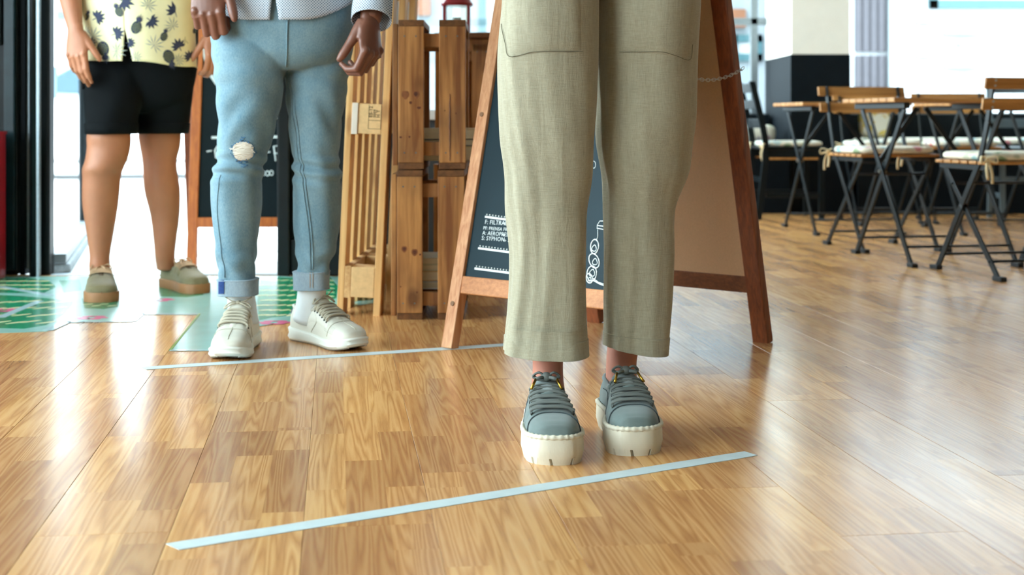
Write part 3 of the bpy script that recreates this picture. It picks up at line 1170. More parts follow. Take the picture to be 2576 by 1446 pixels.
cr = make_crate('lower front crate of the stained stack, standing on the floor beside the pallet', (-.262, 4.235, 0))
c2 = dup(cr, (-.258, 4.235, .458), .0, 'upper front crate of the stained stack, beside the pallet with books inside')
c3 = dup(cr, (-.19, 5.18, 0), math.radians(-12), 'lower back crate standing behind the front crate stack')
c4 = dup(cr, (-.185, 5.18, .456), math.radians(-12), 'upper back crate carrying the red lantern behind the front stack')
MB().span((-.10, -.03, .455), (.135, .33, .475)).link('top_board', M['crate_dark'], c4, bevel=.003)
MB().span((-.10, .0, .405), (.125, .04, .453)).link('cross_rail', M['crate_in'], c4, bevel=.003)
MB().span((.085, .0, .0), (.13, .03, .42)).link('corner_post', M['crate_in'], c4, bevel=.003)


M['page'] = plain('book_pages', rgb(228, 218, 188), .8, .06, scale=(4, 4, 400))


def book(label, c, size, cover, rz=0, group='books in the crates'):
    t = thing('book', label, 'book', c, rz, group)
    w, d, h = size
    MB().span((-w / 2 + .004, -d / 2 + .003, .003), (w / 2 - .003, d / 2 - .003, h - .003)).link('pages', M['page'], t)
    q = MB().span((-w / 2, -d / 2, 0), (w / 2, d / 2, .003)).span((-w / 2, -d / 2, h - .003), (w / 2, d / 2, h)).span((-w / 2, -d / 2, 0), (-w / 2 + .004, d / 2, h))
    q.link('cover', plain('cover', cover, .6, .06), t)
    return t


M['knot'] = plain('wood_knot', rgb(92, 44, 22), .6, .35, scale=(120, 120, 120))
M['knot_soft'] = plain('wood_knot_ring', rgb(140, 84, 42), .6, .25, scale=(60, 60, 60))


def knot(crate_, px, py, rx, ry, m, o=.0003):
    p = W(px, py, 4.235) - crate_.location
    MB().rings([[Vector((p.x + rx * math.cos(a), y, p.z + ry * math.sin(a) * (1 + .15 * math.sin(3 * a)))) for a in [2 * PI * k / 16 for k in range(16)]] for y in (-o, .001)]).link('knot', m, crate_)


for a in ((1047, 237, .011, .012, 'knot_soft'), (1046, 236, .006, .0075, 'knot'), (1033, 258, .0045, .0045, 'knot'), (1054, 271, .006, .004, 'knot'), (1020, 238, .012, .013, 'knot_soft'), (1008, 345, .004, .003, 'knot'), (1030, 344, .003, .003, 'knot'), (1119, 278, .002, .002, 'knot'), (1147, 285, .002, .003, 'knot')):
    knot(c2, a[0], a[1], a[2], a[3], M[a[4]], .0002 if a[4] == 'knot_soft' else .0005)
for a in ((1017, 626, .009, .010, 'knot_soft'), (1043, 634, .010, .011, 'knot_soft'), (1017, 626, .0055, .006, 'knot'), (1043, 634, .006, .007, 'knot'), (1057, 640, .003, .003, 'knot'), (1008, 721, .002, .002, 'knot'), (1049, 735, .0025, .0025, 'knot')):
    knot(cr, a[0], a[1], a[2], a[3], M[a[4]], .0002 if a[4] == 'knot_soft' else .0005)
q = MB()
q.tube([W(1131 + (i % 2), 236 + i * 14, 4.234) - c2.location for i in range(13)], [.0008, .0012, .0014, .0016, .0018, .002, .002, .0018, .0016, .0014, .0012, .001, .0008], 6)
q.link('crack', M['knot'], c2)


book('cream book at the bottom of the pile in the upper crate', (-.19, 4.40, .482), (.21, .2, .044), rgb(206, 194, 150))
book('grey covered book in the middle of the pile in the upper crate', (-.185, 4.40, .527), (.20, .19, .022), rgb(120, 120, 108), .05)
book('pale cream book on top of the pile in the upper crate', (-.19, 4.40, .55), (.215, .2, .032), rgb(226, 216, 180), -.03)
book('white book lowest of the pile in the lower crate', (-.25, 4.40, .085), (.18, .2, .024), rgb(214, 220, 220))
book('cream book second from below in the lower crate', (-.25, 4.40, .110), (.18, .2, .031), rgb(206, 182, 134), .04)
book('pale green book second from the top in the lower crate', (-.25, 4.40, .142), (.18, .2, .020), rgb(196, 196, 166), -.03)
book('ivory book on top of the pile in the lower crate', (-.25, 4.40, .163), (.18, .2, .018), rgb(222, 212, 180))

LD = 5.35
lan = thing('lantern', 'red metal lantern with glass panes standing on the back crate', 'lantern', (xat(1149, LD), LD, .931))
hw = .046
MB().box((0, 0, .008), (.105, .105, .016)).link('base', M['red'], lan, bevel=.004)
for a in (-1, 1):
    for b in (-1, 1):
        MB().box((a * hw, b * hw, .065), (.011, .011, .10)).link('post', M['red'], lan, bevel=.002)
for a, b in ((1, 0), (-1, 0), (0, 1), (0, -1)):
    MB().box((a * hw, b * hw, .065), (.003 if a else .08, .003 if b else .08, .096)).link('pane', M['glass'], lan)
lr = [(.062, .113), (.064, .122), (.058, .130), (.052, .140), (.034, .160), (.026, .165), (.026, .185), (.032, .188), (.018, .205), (.004, .210)]
MB().rings([[Vector((r * math.cos(a), r * math.sin(a), z)) for a in [2 * PI * k / 24 for k in range(24)]] for r, z in lr]).link('roof', M['red'], lan, smooth=True, auto=40)
MB().tube([Vector((.03 * math.cos(a), 0, .215 + .03 * math.sin(a))) for a in [2 * PI * k / 20 for k in range(21)]], .002, 6).link('handle', M['red'], lan)
MB().tube([(0, 0, .016), (0, 0, .07)], .018, 14).link('candle', M['white_paint'], lan)

# ------------------------------------------------------------------ folding tables and chairs
M['slat_wood'] = wood('acacia_slat', rgb(206, 152, 88), rgb(150, 98, 48), 0, .45, 60, 3)
M['cream_tie'] = plain('cream_tie', rgb(232, 214, 172), .8, .06)


def floral():
    n = Nodes('floral_fabric')
    vo = n.n('ShaderNodeTexVoronoi')
    vo.inputs['Scale'].default_value = 17
    n.l(n.coords((1, 1, 1), 11.0), vo.inputs['Vector'])
    sp = n.n('ShaderNodeSeparateColor')
    n.l(vo.outputs['Color'], sp.inputs[0])
    pal_ = n.ramp(sp.outputs[0], [(.0, rgb(226, 110, 110)), (.18, rgb(120, 180, 190)), (.4, rgb(236, 232, 214)), (.62, rgb(96, 140, 90)), (.75, rgb(236, 228, 210)), (.9, rgb(150, 196, 206))])
    e = n.ramp(n.math('ADD', vo.outputs['Distance'], n.math('MULTIPLY', n.noise(n.coords((40, 40, 40)), 1, 3).outputs[0], .3)), [(.5, (1, 1, 1, 1)), (.72, (0, 0, 0, 1))])
    return n.done(n.mix(e, rgb(234, 228, 208), pal_), .85)


M['floral'] = floral()


def yellow_leaf():
    n = Nodes('yellow_leaf_fabric')
    z = n.noise(n.coords((14, 14, 9), 3), 1, 2, .5, 1.5).outputs[0]
    return n.done(n.ramp(z, [(.42, rgb(238, 236, 220)), (.5, rgb(214, 176, 40)), (.58, rgb(240, 226, 130)), (.66, rgb(236, 236, 224))]), .85)


M['yellow'] = yellow_leaf()


def folding_chair(label, loc, rz):
    t = thing('folding_chair', label, 'chair', loc, rz, 'wooden slat folding chairs')
    for s in (-1, 1):
        x = s * .185
        q = MB()
        pts = [(x, .20, .012), (x, .02, .27), (x, -.115, .455), (x, -.165, .60), (x, -.205, .768)]
        for a, b in zip(pts, pts[1:]):
            q.bar(a, b, .009, .026, (1, 0, 0))
        lg = q.link('back_leg', M['black_metal'], t, bevel=.002)
        q = MB().bar((x - s * .012, -.215, .012), (x - s * .012, .165, .425), .009, .024, (1, 0, 0))
        l2_ = q.link('front_leg', M['black_metal'], t, bevel=.002)
        MB().bar((x + .0, .185, .009), (x, .245, .009), .026, .018, (1, 0, 0)).link('foot_cap', M['rubber'], lg, bevel=.003)
        MB().bar((x - s * .012, -.195, .009), (x - s * .012, -.255, .009), .026, .018, (1, 0, 0)).link('foot_cap', M['rubber'], l2_, bevel=.003)
        for z, y in ((.737, -.19), (.757, -.195), (.655, -.172), (.678, -.178)):
            MB().tube([(x, y - .028, z), (x, y - .024 + .004, z)], .005, 8).link('bolt', M['steel'], lg)
        MB().bar((x - s * .006, -.15, .425), (x - s * .006, .19, .425), .01, .022, (1, 0, 0)).link('seat_rail', M['black_metal'], t, bevel=.002)
    for y, z in ((.162, .066), (-.165, .068), (.10, .355)):
        MB().tube([(-.183, y, z), (.183, y, z)], .0055, 8).link('cross_rod', M['black_metal'], t, smooth=True)
    for i in range(6):
        y = -.135 + i * .062
        MB().span((-.195, y - .026, .436), (.195, y + .026, .449)).link('seat_slat', M['slat_wood'], t, bevel=.003)
    for z, y in ((.746, -.212), (.668, -.192)):
        MB().bar((-.225, y, z), (.225, y, z), .044, .014, (0, -.22, 1)).link('back_slat', M['slat_wood'], t, bevel=.003)
    return t


def cushion_mesh(w, d, h, n=10, ex=5.0):
    rs = []
    for i in range(n + 1):
        f = -1 + 2 * i / n
        k = (1 - abs(f) ** 3) ** .5 if abs(f) < 1 else 0.02
        k = .86 + .14 * k
        ring = []
        for j in range(40):
            a = 2 * PI * j / 40
            c, s = math.cos(a), math.sin(a)
            x = math.copysign(abs(c) ** (2 / ex), c) * w / 2 * k
            y = math.copysign(abs(s) ** (2 / ex), s) * d / 2 * k
            ring.append(Vector((x, y, h / 2 + f * h / 2)))
        rs.append(ring)
    return MB().rings(rs)


def seat_cushion(label, loc, rz, w=.39, d=.37, h=.034, ties=True):
    t = thing('seat_cushion', label, 'cushion', loc, rz, 'floral seat cushions')
    cushion_mesh(w, d, h).link('pad', M['floral'], t, smooth=True)
    if ties:
        for s in (-1, 1):
            q = MB()
            bx, by = s * (w / 2 - .004), -d / 2 + .012
            for dx in (-.03, .03):
                q.tube(catmull([(bx, by - .01, .012), (bx + dx, by - .03, .02), (bx + dx * 1.1, by - .035, -.005), (bx, by - .02, .006)], 10), .006, 6, .4)
            q.tube(catmull([(bx, by - .02, .008), (bx - .012, by - .035, -.03), (bx - .006, by - .035, -.07)], 8), .006, 6, .4)
            q.tube(catmull([(bx, by - .02, .008), (bx + .01, by - .035, -.04), (bx + .012, by - .035, -.085)], 8), .006, 6, .4)
            q.ball((bx, by - .02, .008), .008, None, 8, 5)
            q.link('tie_bow', M['cream_tie'], t, smooth=True)
    return t


def offs(loc, rz, dx, dy, z):
    return (loc[0] + dx * math.cos(rz) - dy * math.sin(rz), loc[1] + dx * math.sin(rz) + dy * math.cos(rz), z)


chairs = [((1.955, 5.50, 0), math.radians(12.8), 'folding slat chair nearest the camera, at the photo edge with its back to us'),
          ((1.75, 6.60, 0), math.radians(191), 'folding slat chair facing us on the far side of the front table'),
          ((2.19, 8.30, 0), math.radians(182), 'farther folding slat chair half hidden behind the front tabletop, nearer the pillar'),
          ((2.66, 8.30, 0), math.radians(178), 'farther folding slat chair half hidden behind the front tabletop, farther from the pillar')]
ch0 = None
for i, (l, r, lab) in enumerate(chairs):
    if ch0 is None:
        ch0 = folding_chair(lab, l, r)
    else:
        dup(ch0, l, r, lab)
cul = ['floral seat cushion with a cream bow on the nearest folding chair',
       'floral seat cushion on the folding chair facing us at the front table',
       'floral seat cushion on the far folding chair nearer the pillar',
       'floral seat cushion on the far folding chair farther from the pillar']
cu0 = None
for (l, r, _), lab in zip(chairs, cul):
    p = offs(l, r, 0, .02, .4495)
    if cu0 is None:
        cu0 = seat_cushion(lab, p, r)
    else:
        dup(cu0, p, r, lab)


def folding_table(label, loc, rz):
    t = thing('folding_table', label, 'table', loc, rz, 'wooden slat folding tables')
    n = 7
    for i in range(n):
        y = -.27 + .54 * (i + .5) / n
        MB().span((-.30, y - .0355, .682), (.30, y + .0355, .70)).link('top_slat', M['slat_wood'], t, bevel=.003)
    for s in (-1, 1):
        x = s * .235
        MB().span((x - .014, -.25, .655), (x + .014, .25, .681)).link('top_rail', M['black_metal'], t, bevel=.003)
        a = MB().bar((x, -.285, .012), (x, .20, .655), .010, .026, (1, 0, 0)).link('leg', M['black_metal'], t, bevel=.002)
        b = MB().bar((x - s * .013, .285, .012), (x - s * .013, -.20, .655), .010, .026, (1, 0, 0)).link('leg', M['black_metal'], t, bevel=.002)
        MB().bar((x, -.27, .009), (x, -.325, .009), .026, .018, (1, 0, 0)).link('foot_cap', M['rubber'], a, bevel=.003)
        MB().bar((x - s * .013, .27, .009), (x - s * .013, .325, .009), .026, .018, (1, 0, 0)).link('foot_cap', M['rubber'], b, bevel=.003)
        MB().tube([(x - s * .02, 0, .385), (x + s * .012, 0, .385)], .008, 10).link('pivot', M['steel'], t)
    for y, z in ((-.235, .078), (.235, .078)):
        MB().tube([(-.235, y, z), (.235, y, z)], .0055, 8).link('cross_rod', M['black_metal'], t, smooth=True)
    for s in (-1, 1):
        MB().bar((s * .02, .1, .66), (s * .2, .1, .42), .008, .02, (0, 1, 0)).link('brace', M['black_metal'], t)
    return t


tb = folding_table('slatted folding table in front, between the two nearest folding chairs', (1.832, 6.07, 0), math.radians(9.7))
dup(tb, (1.80, 7.62, 0), math.radians(6), 'slatted folding table behind, in front of the black and cream pillar')
dup(tb, (2.58, 7.60, 0), math.radians(4), 'slatted folding table behind the front table, beneath the white window')


def wooden_chair(label, loc, rz, m):
    t = thing('wooden_chair', label, 'chair', loc, rz, None)
    for s in (-1, 1):
        x = s * .19
        pts = catmull([(x, -.215, .0), (x, -.19, .22), (x, -.17, .44), (x, -.20, .62), (x, -.255, .84)], 16)
        rs = []
        for k, p in enumerate(pts):
            hw_ = .018
            rs.append([Vector((p[0] + a * .014, p[1] + b * hw_, p[2])) for a, b in ((-1, -1), (1, -1), (1, 1), (-1, 1))])
        MB().rings(rs).link('back_post', m, t, bevel=.003)
        MB().bar((x, .17, 0), (x, .17, .425), .032, .032).link('front_leg', m, t, bevel=.003)
        MB().bar((x, -.17, .15), (x, .16, .15), .018, .028).link('stretcher', m, t, bevel=.003)
        MB().bar((x, -.165, .40), (x, .165, .40), .018, .045).link('apron', m, t, bevel=.003)
        MB().bar((x + s * .011, -.15, .372), (x + s * .011, .15, .372), .004, .012).link('wood_edge', M['slat_wood'], t)
    MB().span((-.205, -.19, .425), (.205, .20, .443)).link('seat', m, t, bevel=.006)
    for z, y in ((.80, -.244), (.70, -.222), (.585, -.192)):
        q = MB()
        q.rings([[Vector((x, y - .03 * (1 - (x / .19) ** 2) + a, z + b)) for a, b in ((-.008, -.028), (.008, -.028), (.008, .028), (-.008, .028))] for x in np.linspace(-.185, .185, 9)])
        q.link('back_rung', m, t, bevel=.003)
    MB().bar((-.19, .17, .4), (.19, .17, .4), .018, .045, (0, 1, 0)).link('apron', m, t)
    MB().bar((-.19, -.18, .24), (.19, -.18, .24), .018, .028, (0, 1, 0)).link('stretcher', m, t)
    return t


M['grey_paint'] = plain('grey_paint', rgb(96, 112, 120), .4, .08)
wooden_chair('black wooden ladder-back chair seen from the side beside the chalkboard', (1.70, 8.62, 0), math.radians(-88), M['black'])
wooden_chair('grey painted ladder-back chair half hidden behind the nearest folding chair', (3.13, 8.42, 0), math.radians(172), M['grey_paint'])
dup(cu0, offs((1.70, 8.62), math.radians(-88), 0, .01, .4435), math.radians(-88), 'floral seat cushion on the black ladder-back chair')

# bench under the window with its cushions
bn = thing('bench', 'long black bench under the white window behind the tables', 'bench', (3.3, 9.45, 0))
o = bn.location
MB().span((2.23, 8.97, .0), (4.38, 8.99, .41)).link('front_panel', M['black_matte'], bn, o)
MB().span((2.23, 8.94, .41), (4.38, 9.72, .44)).link('seat', M['black'], bn, o, bevel=.006)
MB().span((2.23, 9.72, .0), (4.38, 9.93, .645)).link('backrest', M['black_matte'], bn, o, bevel=.006)
bn2 = thing('bench', 'short black bench beside the pillar behind the black ladder-back chair', 'bench', (1.2, 9.45, 0))
o = bn2.location
MB().span((.55, 9.02, .0), (1.80, 9.04, .41)).link('front_panel', M['black_matte'], bn2, o)
MB().span((.55, 9.0, .41), (1.80, 9.72, .44)).link('seat', M['black'], bn2, o, bevel=.006)
MB().span((.55, 9.72, .0), (1.80, 9.93, .645)).link('backrest', M['black_matte'], bn2, o, bevel=.006)
for x, w, lab in ((2.72, .80, 'long floral bench pad nearer the pillar'), (3.58, .85, 'long floral bench pad near the photo edge')):
    t = thing('bench_pad', lab, 'cushion', (x, 9.28, .4405), 0, 'floral bench pads')
    cushion_mesh(w, .58, .045, ex=9).link('pad', M['floral'], t, smooth=True)


def pillow(label, c, size, m, tilt=.25, rz=0):
    t = thing('throw_pillow', label, 'pillow', c, rz, 'throw pillows on the benches')
    rs = []
    w, h, th = size
    for i in range(13):
        f = -1 + 2 * i / 12
        k = max(.02, (1 - f * f)) ** .5
        kk = .55 + .45 * k ** .5
        rs.append([Vector((math.copysign(abs(math.cos(a)) ** .5, math.cos(a)) * w / 2 * kk, f * th / 2, h / 2 + math.copysign(abs(math.sin(a)) ** .5, math.sin(a)) * h / 2 * kk)) for a in [2 * PI * j / 32 for j in range(32)]])
    q = MB().rings(rs)
    q.xf(Matrix.Rotation(-tilt, 4, 'X'))
    q.link('pillow_body', m, t, smooth=True)
    return t


pillow('yellow and white leaf print pillow standing on the bench beside the pillar', (2.40, 9.20, .487), (.20, .2, .1), M['yellow'], .2)
pillow('floral pillow lying low on the short bench behind the black chair', (1.60, 9.28, .446), (.32, .13, .16), M['floral'], .1)
rb_ = thing('red_box', 'narrow red box at the photo edge against the dark door frame', 'box', (xat(-40, 5.3), 5.3, 0))
MB().span((-.08, -.05, .0), (.0675, .05, .555)).link('box_body', M['red'], rb_, bevel=.01)
MB().span((-.09, -.06, .552), (.0675, .06, .565)).link('lid', M['red'], rb_, bevel=.003)

# ------------------------------------------------------------------ people
M['skin_pale'] = plain('skin_woman', rgb(178, 116, 96), .5, .06, scale=(20, 20, 20), bump=.08, bscale=(260, 260, 260))
M['skin_tan'] = plain('skin_tan', rgb(178, 118, 86), .5, .08, scale=(14, 14, 14), bump=.1, bscale=(260, 260, 260))
M['skin_dark'] = plain('skin_dark', rgb(116, 74, 58), .42, .1, scale=(20, 20, 20), bump=.1, bscale=(260, 260, 260))
M['nail_dark'] = plain('finger_nail', rgb(190, 140, 122), .3, .05)
M['nail_tan'] = plain('finger_nail_tan', rgb(226, 178, 156), .3, .05)
M['hair'] = plain('dark_hair', rgb(30, 22, 18), .5, .3, scale=(90, 90, 10))


def linen():
    n = Nodes('sage_linen')
    a = n.noise(n.coords((900, 900, 60)), 1, 2).outputs[0]
    b = n.noise(n.coords((60, 60, 900)), 1, 2).outputs[0]
    c = n.noise(n.coords((48, 48, 7)), 1, 4, .55, .8).outputs[0]
    f = n.math('ADD', n.math('MULTIPLY', a, .35), n.math('ADD', n.math('MULTIPLY', b, .35), n.math('MULTIPLY', c, .3)))
    col = n.ramp(f, [(.34, rgb(142, 137, 116)), (.66, rgb(170, 165, 143))])
    n.bump(n.math('ADD', n.math('MULTIPLY', c, .6), n.math('MULTIPLY', n.math('ADD', a, b), .15)), .6, .0045)
    return n.done(col, .9, .2, sheen=.3)


def denim(name, light, dark):
    n = Nodes(name)
    a = n.noise(n.coords((1200, 1200, 90)), 1, 2).outputs[0]
    b = n.noise(n.coords((9, 9, 5)), 1, 4, .6).outputs[0]
    c = n.noise(n.coords((260, 260, 160)), 1, 3).outputs[0]
    f = n.math('ADD', n.math('MULTIPLY', a, .3), n.math('ADD', n.math('MULTIPLY', b, .45), n.math('MULTIPLY', c, .25)))
    col = n.ramp(f, [(.36, dark), (.64, light)])
    n.bump(n.math('ADD', a, n.math('MULTIPLY', c, .6)), .3, .0015)
    return n.done(col, .85, .25, sheen=.15)


M['linen'] = linen()
M['denim'] = denim('washed_denim', rgb(134, 162, 172), rgb(84, 120, 138))
M['denim_cuff'] = denim('denim_inside', rgb(156, 174, 184), rgb(120, 142, 156))
M['denim_navy'] = denim('denim_selvedge', rgb(30, 70, 130), rgb(16, 40, 90))
M['shorts'] = plain('black_twill', rgb(13, 17, 19), .85, .15, bump=.2, bscale=(500, 500, 200), spec=.12)
M['sock'] = plain('white_sock', rgb(226, 234, 236), .85, .04, bump=.3, bscale=(500, 500, 60))
M['shirt_yellow'] = plain('pale_yellow_cotton', rgb(236, 232, 186), .85, .06, scale=(9, 9, 9), bump=.15)
M['print_navy'] = plain('navy_print', rgb(52, 60, 84), .85, .2, scale=(90, 90, 90))
M['print_olive'] = plain('olive_print', rgb(120, 128, 78), .85, .25, scale=(160, 160, 160))
M['print_grey'] = plain('grey_print', rgb(160, 168, 156), .85, .15)


def dotted_shirt():
    n = Nodes('dotted_cotton')
    tc = n.n('ShaderNodeTexCoord')
    sx = n.n('ShaderNodeSeparateXYZ')
    n.l(tc.outputs['Object'], sx.inputs[0])
    P = .0072
    row = n.math('FLOOR', n.math('DIVIDE', sx.outputs[2], P * .5))
    shift = n.math('MULTIPLY', n.math('MODULO', n.math('ABSOLUTE', row), 2.0), .5)
    fx_ = n.math('SUBTRACT', n.math('FRACT', n.math('ADD', n.math('DIVIDE', sx.outputs[0], P), shift)), .5)
    fz_ = n.math('SUBTRACT', n.math('FRACT', n.math('DIVIDE', sx.outputs[2], P * .5)), .5)
    d = n.math('SQRT', n.math('ADD', n.math('MULTIPLY', fx_, fx_), n.math('MULTIPLY', n.math('MULTIPLY', fz_, fz_), .25)))
    f = n.ramp(d, [(.20, (1, 1, 1, 1)), (.26, (0, 0, 0, 1))])
    n.bump(n.noise(n.coords((14, 14, 10)), 1, 3).outputs[0], .2, .01)
    return n.done(n.mix(f, rgb(202, 212, 222), rgb(76, 100, 124)), .85)


M['shirt_dot'] = dotted_shirt()
M['suede'] = plain('teal_grey_suede', rgb(108, 122, 120), .9, .1, scale=(24, 24, 24), bump=.3, bscale=(700, 700, 700), sheen=.4, spec=.2)
M['lace_grey'] = plain('grey_lace', rgb(104, 110, 106), .85, .1, bump=.3, bscale=(900, 900, 900))
M['sole_cream'] = plain('cream_rubber', rgb(214, 208, 188), .6, .05, bump=.35, bscale=(500, 500, 120), bdist=.0008)
M['gold'] = plain('brass_aglet', rgb(190, 150, 60), .3, .1, metal=1)
M['leather_white'] = plain('ivory_leather', rgb(206, 204, 190), .45, .03, bump=.1, bscale=(300, 300, 300))
M['lace_white'] = plain('ivory_lace', rgb(178, 172, 152), .8, .05)
M['sole_white'] = plain('white_rubber', rgb(222, 224, 214), .5, .04)
M['olive'] = plain('olive_suede', rgb(122, 113, 84), .9, .1, scale=(24, 24, 24), bump=.3, bscale=(600, 600, 600), sheen=.3, spec=.2)
M['gum'] = plain('gum_sole', rgb(152, 106, 66), .6, .1)
M['seam_dark'] = plain('dark_seam_thread', rgb(62, 74, 78), .9)
M['lace_tan'] = plain('tan_lace', rgb(186, 156, 122), .85, .1)
M['tongue_brown'] = plain('tongue_brown', rgb(96, 80, 60), .9, .1)


def itp(tab, t):
    for (a, va), (b, vb) in zip(tab, tab[1:]):
        if t <= b:
            u = (t - a) / (b - a) if b > a else 0
            u = u * u * (3 - 2 * u) * .5 + u * .5
            return va + (vb - va) * u
    return tab[-1][1]


OUTL = [(0, .0), (.015, .34), (.05, .55), (.11, .67), (.2, .71), (.3, .71), (.4, .72), (.5, .78), (.6, .88), (.7, .97), (.77, 1.0), (.84, .97), (.9, .87), (.95, .68), (.98, .45), (1, .0)]


class Shoe:
    """shoe pointing along dir; t runs heel to toe, phi over the arch from the wearer's right (0) to left (pi)"""
    def __init__(s, heel, toe, L, Wd, hs, prof, foot, spring=.006, heel_up=0.0, toe_box=.7):
        s.o = Vector(heel)
        s.dir = (Vector(toe) - Vector(heel)).normalized()
        s.rt = Vector((s.dir.y, -s.dir.x, 0))
        s.L, s.Wd, s.hs, s.prof, s.foot, s.spring, s.heel_up, s.box = L, Wd, hs, prof, foot, spring, heel_up, toe_box

    def P(s, x, y, z):
        return s.o + s.rt * x + s.dir * y + Vector((0, 0, z))

    def c(s, t):
        return -s.foot * .011 * max(0, (t - .35) / .65) ** 1.5 + s.foot * .004 * math.sin(PI * min(1, t / .8))

    def w(s, t):
        if t > .82:
            u = (t - .82) / .18
            return itp(OUTL, .82) * (1 - min(1, u) ** 2.3) ** (1 / 2.2) * s.Wd / 2
        if t < .12:
            u = (.12 - t) / .12
            return itp(OUTL, .12) * (1 - min(1, u) ** 2.2) ** .5 * s.Wd / 2
        return itp(OUTL, t) * s.Wd / 2

    def lift(s, t):
        return s.spring * max(0, (t - .72) / .28) ** 2

    def top(s, t):
        return s.hs + s.heel_up * max(0, 1 - t / .6) + s.lift(t)

    def S(s, t, phi, off=0.0):
        w = max(0, s.w(t) - .003)
        h = itp(s.prof, t)
        e1 = .62 if t > .5 else .55
        k = 1.0
        if t < .45:
            k = 1 - .16 * math.sin(phi) ** 2 * min(1, (.45 - t) / .2)
        cc, ss = math.cos(phi), max(0, math.sin(phi))
        x = s.c(t) + math.copysign(abs(cc) ** e1, cc) * (w + off) * k
        z = s.top(t) - .004 + (h + off) * ss ** s.box
        y = s.L * t
        # rounded front and back
        y += off * (1 if t > .93 else (-1 if t < .05 else 0))
        return s.P(x, y, z)

    def outline(s, grow, z, n=120, lift=True):
        pts = []
        T = [(1 - math.cos(PI * i / (n / 2))) / 2 for i in range(n // 2 + 1)]
        for t in T:
            pts.append((t, 1))
        for t in reversed(T[1:-1]):
            pts.append((t, -1))
        out = []
        for t, sd in pts:
            w = s.w(t)
            y = s.L * t
            # grow outwards
            g = grow
            yy = y + g * (2 * t - 1) * (1 if (t < .03 or t > .97) else 0)
            xx = s.c(t) + sd * (w + (g if w > .004 else 0))
            zz = z(t) if callable(z) else z
            out.append(s.P(xx, yy, zz))
        return out

    def upper(s, mb):
        T = [.002, .012] + [.02 + .96 * (1 - math.cos(PI * i / 44)) / 2 for i in range(45)] + [.99, .996, .9995]
        mb.rings([[s.S(t, PI * j / 30) for j in range(31)] for t in T], close=False)
        return mb

    def ribbon(s, mb, ta, tb, p0, p1, wd, off=.0045, n=14, th=.0022):
        rs = []
        dt = wd / s.L / 2
        for i in range(n + 1):
            u = i / n
            t = ta + (tb - ta) * u
            ph = math.radians(p0 + (p1 - p0) * u)
            e = -.006 * (1 if i in (0, n) else 0)
            rs.append([s.S(t - dt, ph, off + e), s.S(t - dt * .5, ph, off + th + e), s.S(t + dt * .5, ph, off + th + e), s.S(t + dt, ph, off + e), s.S(t, ph, off - .001 + e)])
        mb.rings(rs)

    def patch(s, mb, ts, phis, off, nu=16, nv=6):
        """overlay following the upper: ts/phis are functions of (u, v)"""
        rs = []
        for i in range(nu + 1):
            row = []
            for j in range(nv + 1):
                u, v = i / nu, j / nv
                edge = 0 if (i in (0, nu) or j in (0, nv)) else 1
                row.append(s.S(ts(u, v), math.radians(phis(u, v)), off * edge))
            rs.append(row)
        mb.rings(rs, close=False)


PROF_SNEAK = [(0, .030), (.02, .050), (.06, .058), (.14, .056), (.24, .050), (.33, .052), (.40, .060), (.46, .064), (.55, .060), (.65, .052), (.74, .043), (.84, .036), (.91, .031), (.96, .025), (.985, .014), (1, .003)]
PROF_RUN = [(0, .025), (.02, .05), (.06, .066), (.14, .064), (.24, .058), (.33, .066), (.40, .080), (.46, .080), (.55, .070), (.65, .058), (.74, .049), (.84, .041), (.91, .033), (.96, .022), (.985, .012), (1, .003)]


def tongue(sh, mb, hw, rise, t0=.6, back=.36, off=.003):
    pts = []
    for i in range(9):
        t = t0 + (back - t0) * i / 8
        k = max(0, (i - 5) / 3)
        p = sh.S(t, PI / 2, off) + Vector((0, 0, rise * k ** 1.3))
        pts.append(p)
    rs = []
    for i, p in enumerate(pts):
        w = hw * (1 if i < 8 else .8) * (.75 + .25 * i / 8)
        d = (pts[min(i + 1, 8)] - pts[max(i - 1, 0)]).normalized()
        nn = sh.rt.cross(d).normalized()
        if nn.z < 0:
            nn = -nn
        ring = []
        for j in range(16):
            a = 2 * PI * j / 16
            x = math.cos(a) * w
            ring.append(p + sh.rt * x + nn * (math.sin(a) * .005 - .006 * (x / w) ** 2))
        rs.append(ring)
    mb.rings(rs)


def collar(sh, mb, r, t0=.045, t1=.40, ph=52):
    pts = []
    for i in range(28):
        u = i / 27
        a = u * PI
        t = t1 - (t1 - t0) * math.sin(a) ** .6
        p_ = ph if u < .5 else 180 - ph
        f = math.cos(a)
        pp = 90 - (90 - ph) * (abs(f) ** .35) * (1 if f > 0 else -1)
        pts.append(sh.S(t, math.radians(pp), .001))
    mb.tube(pts, r, 8)


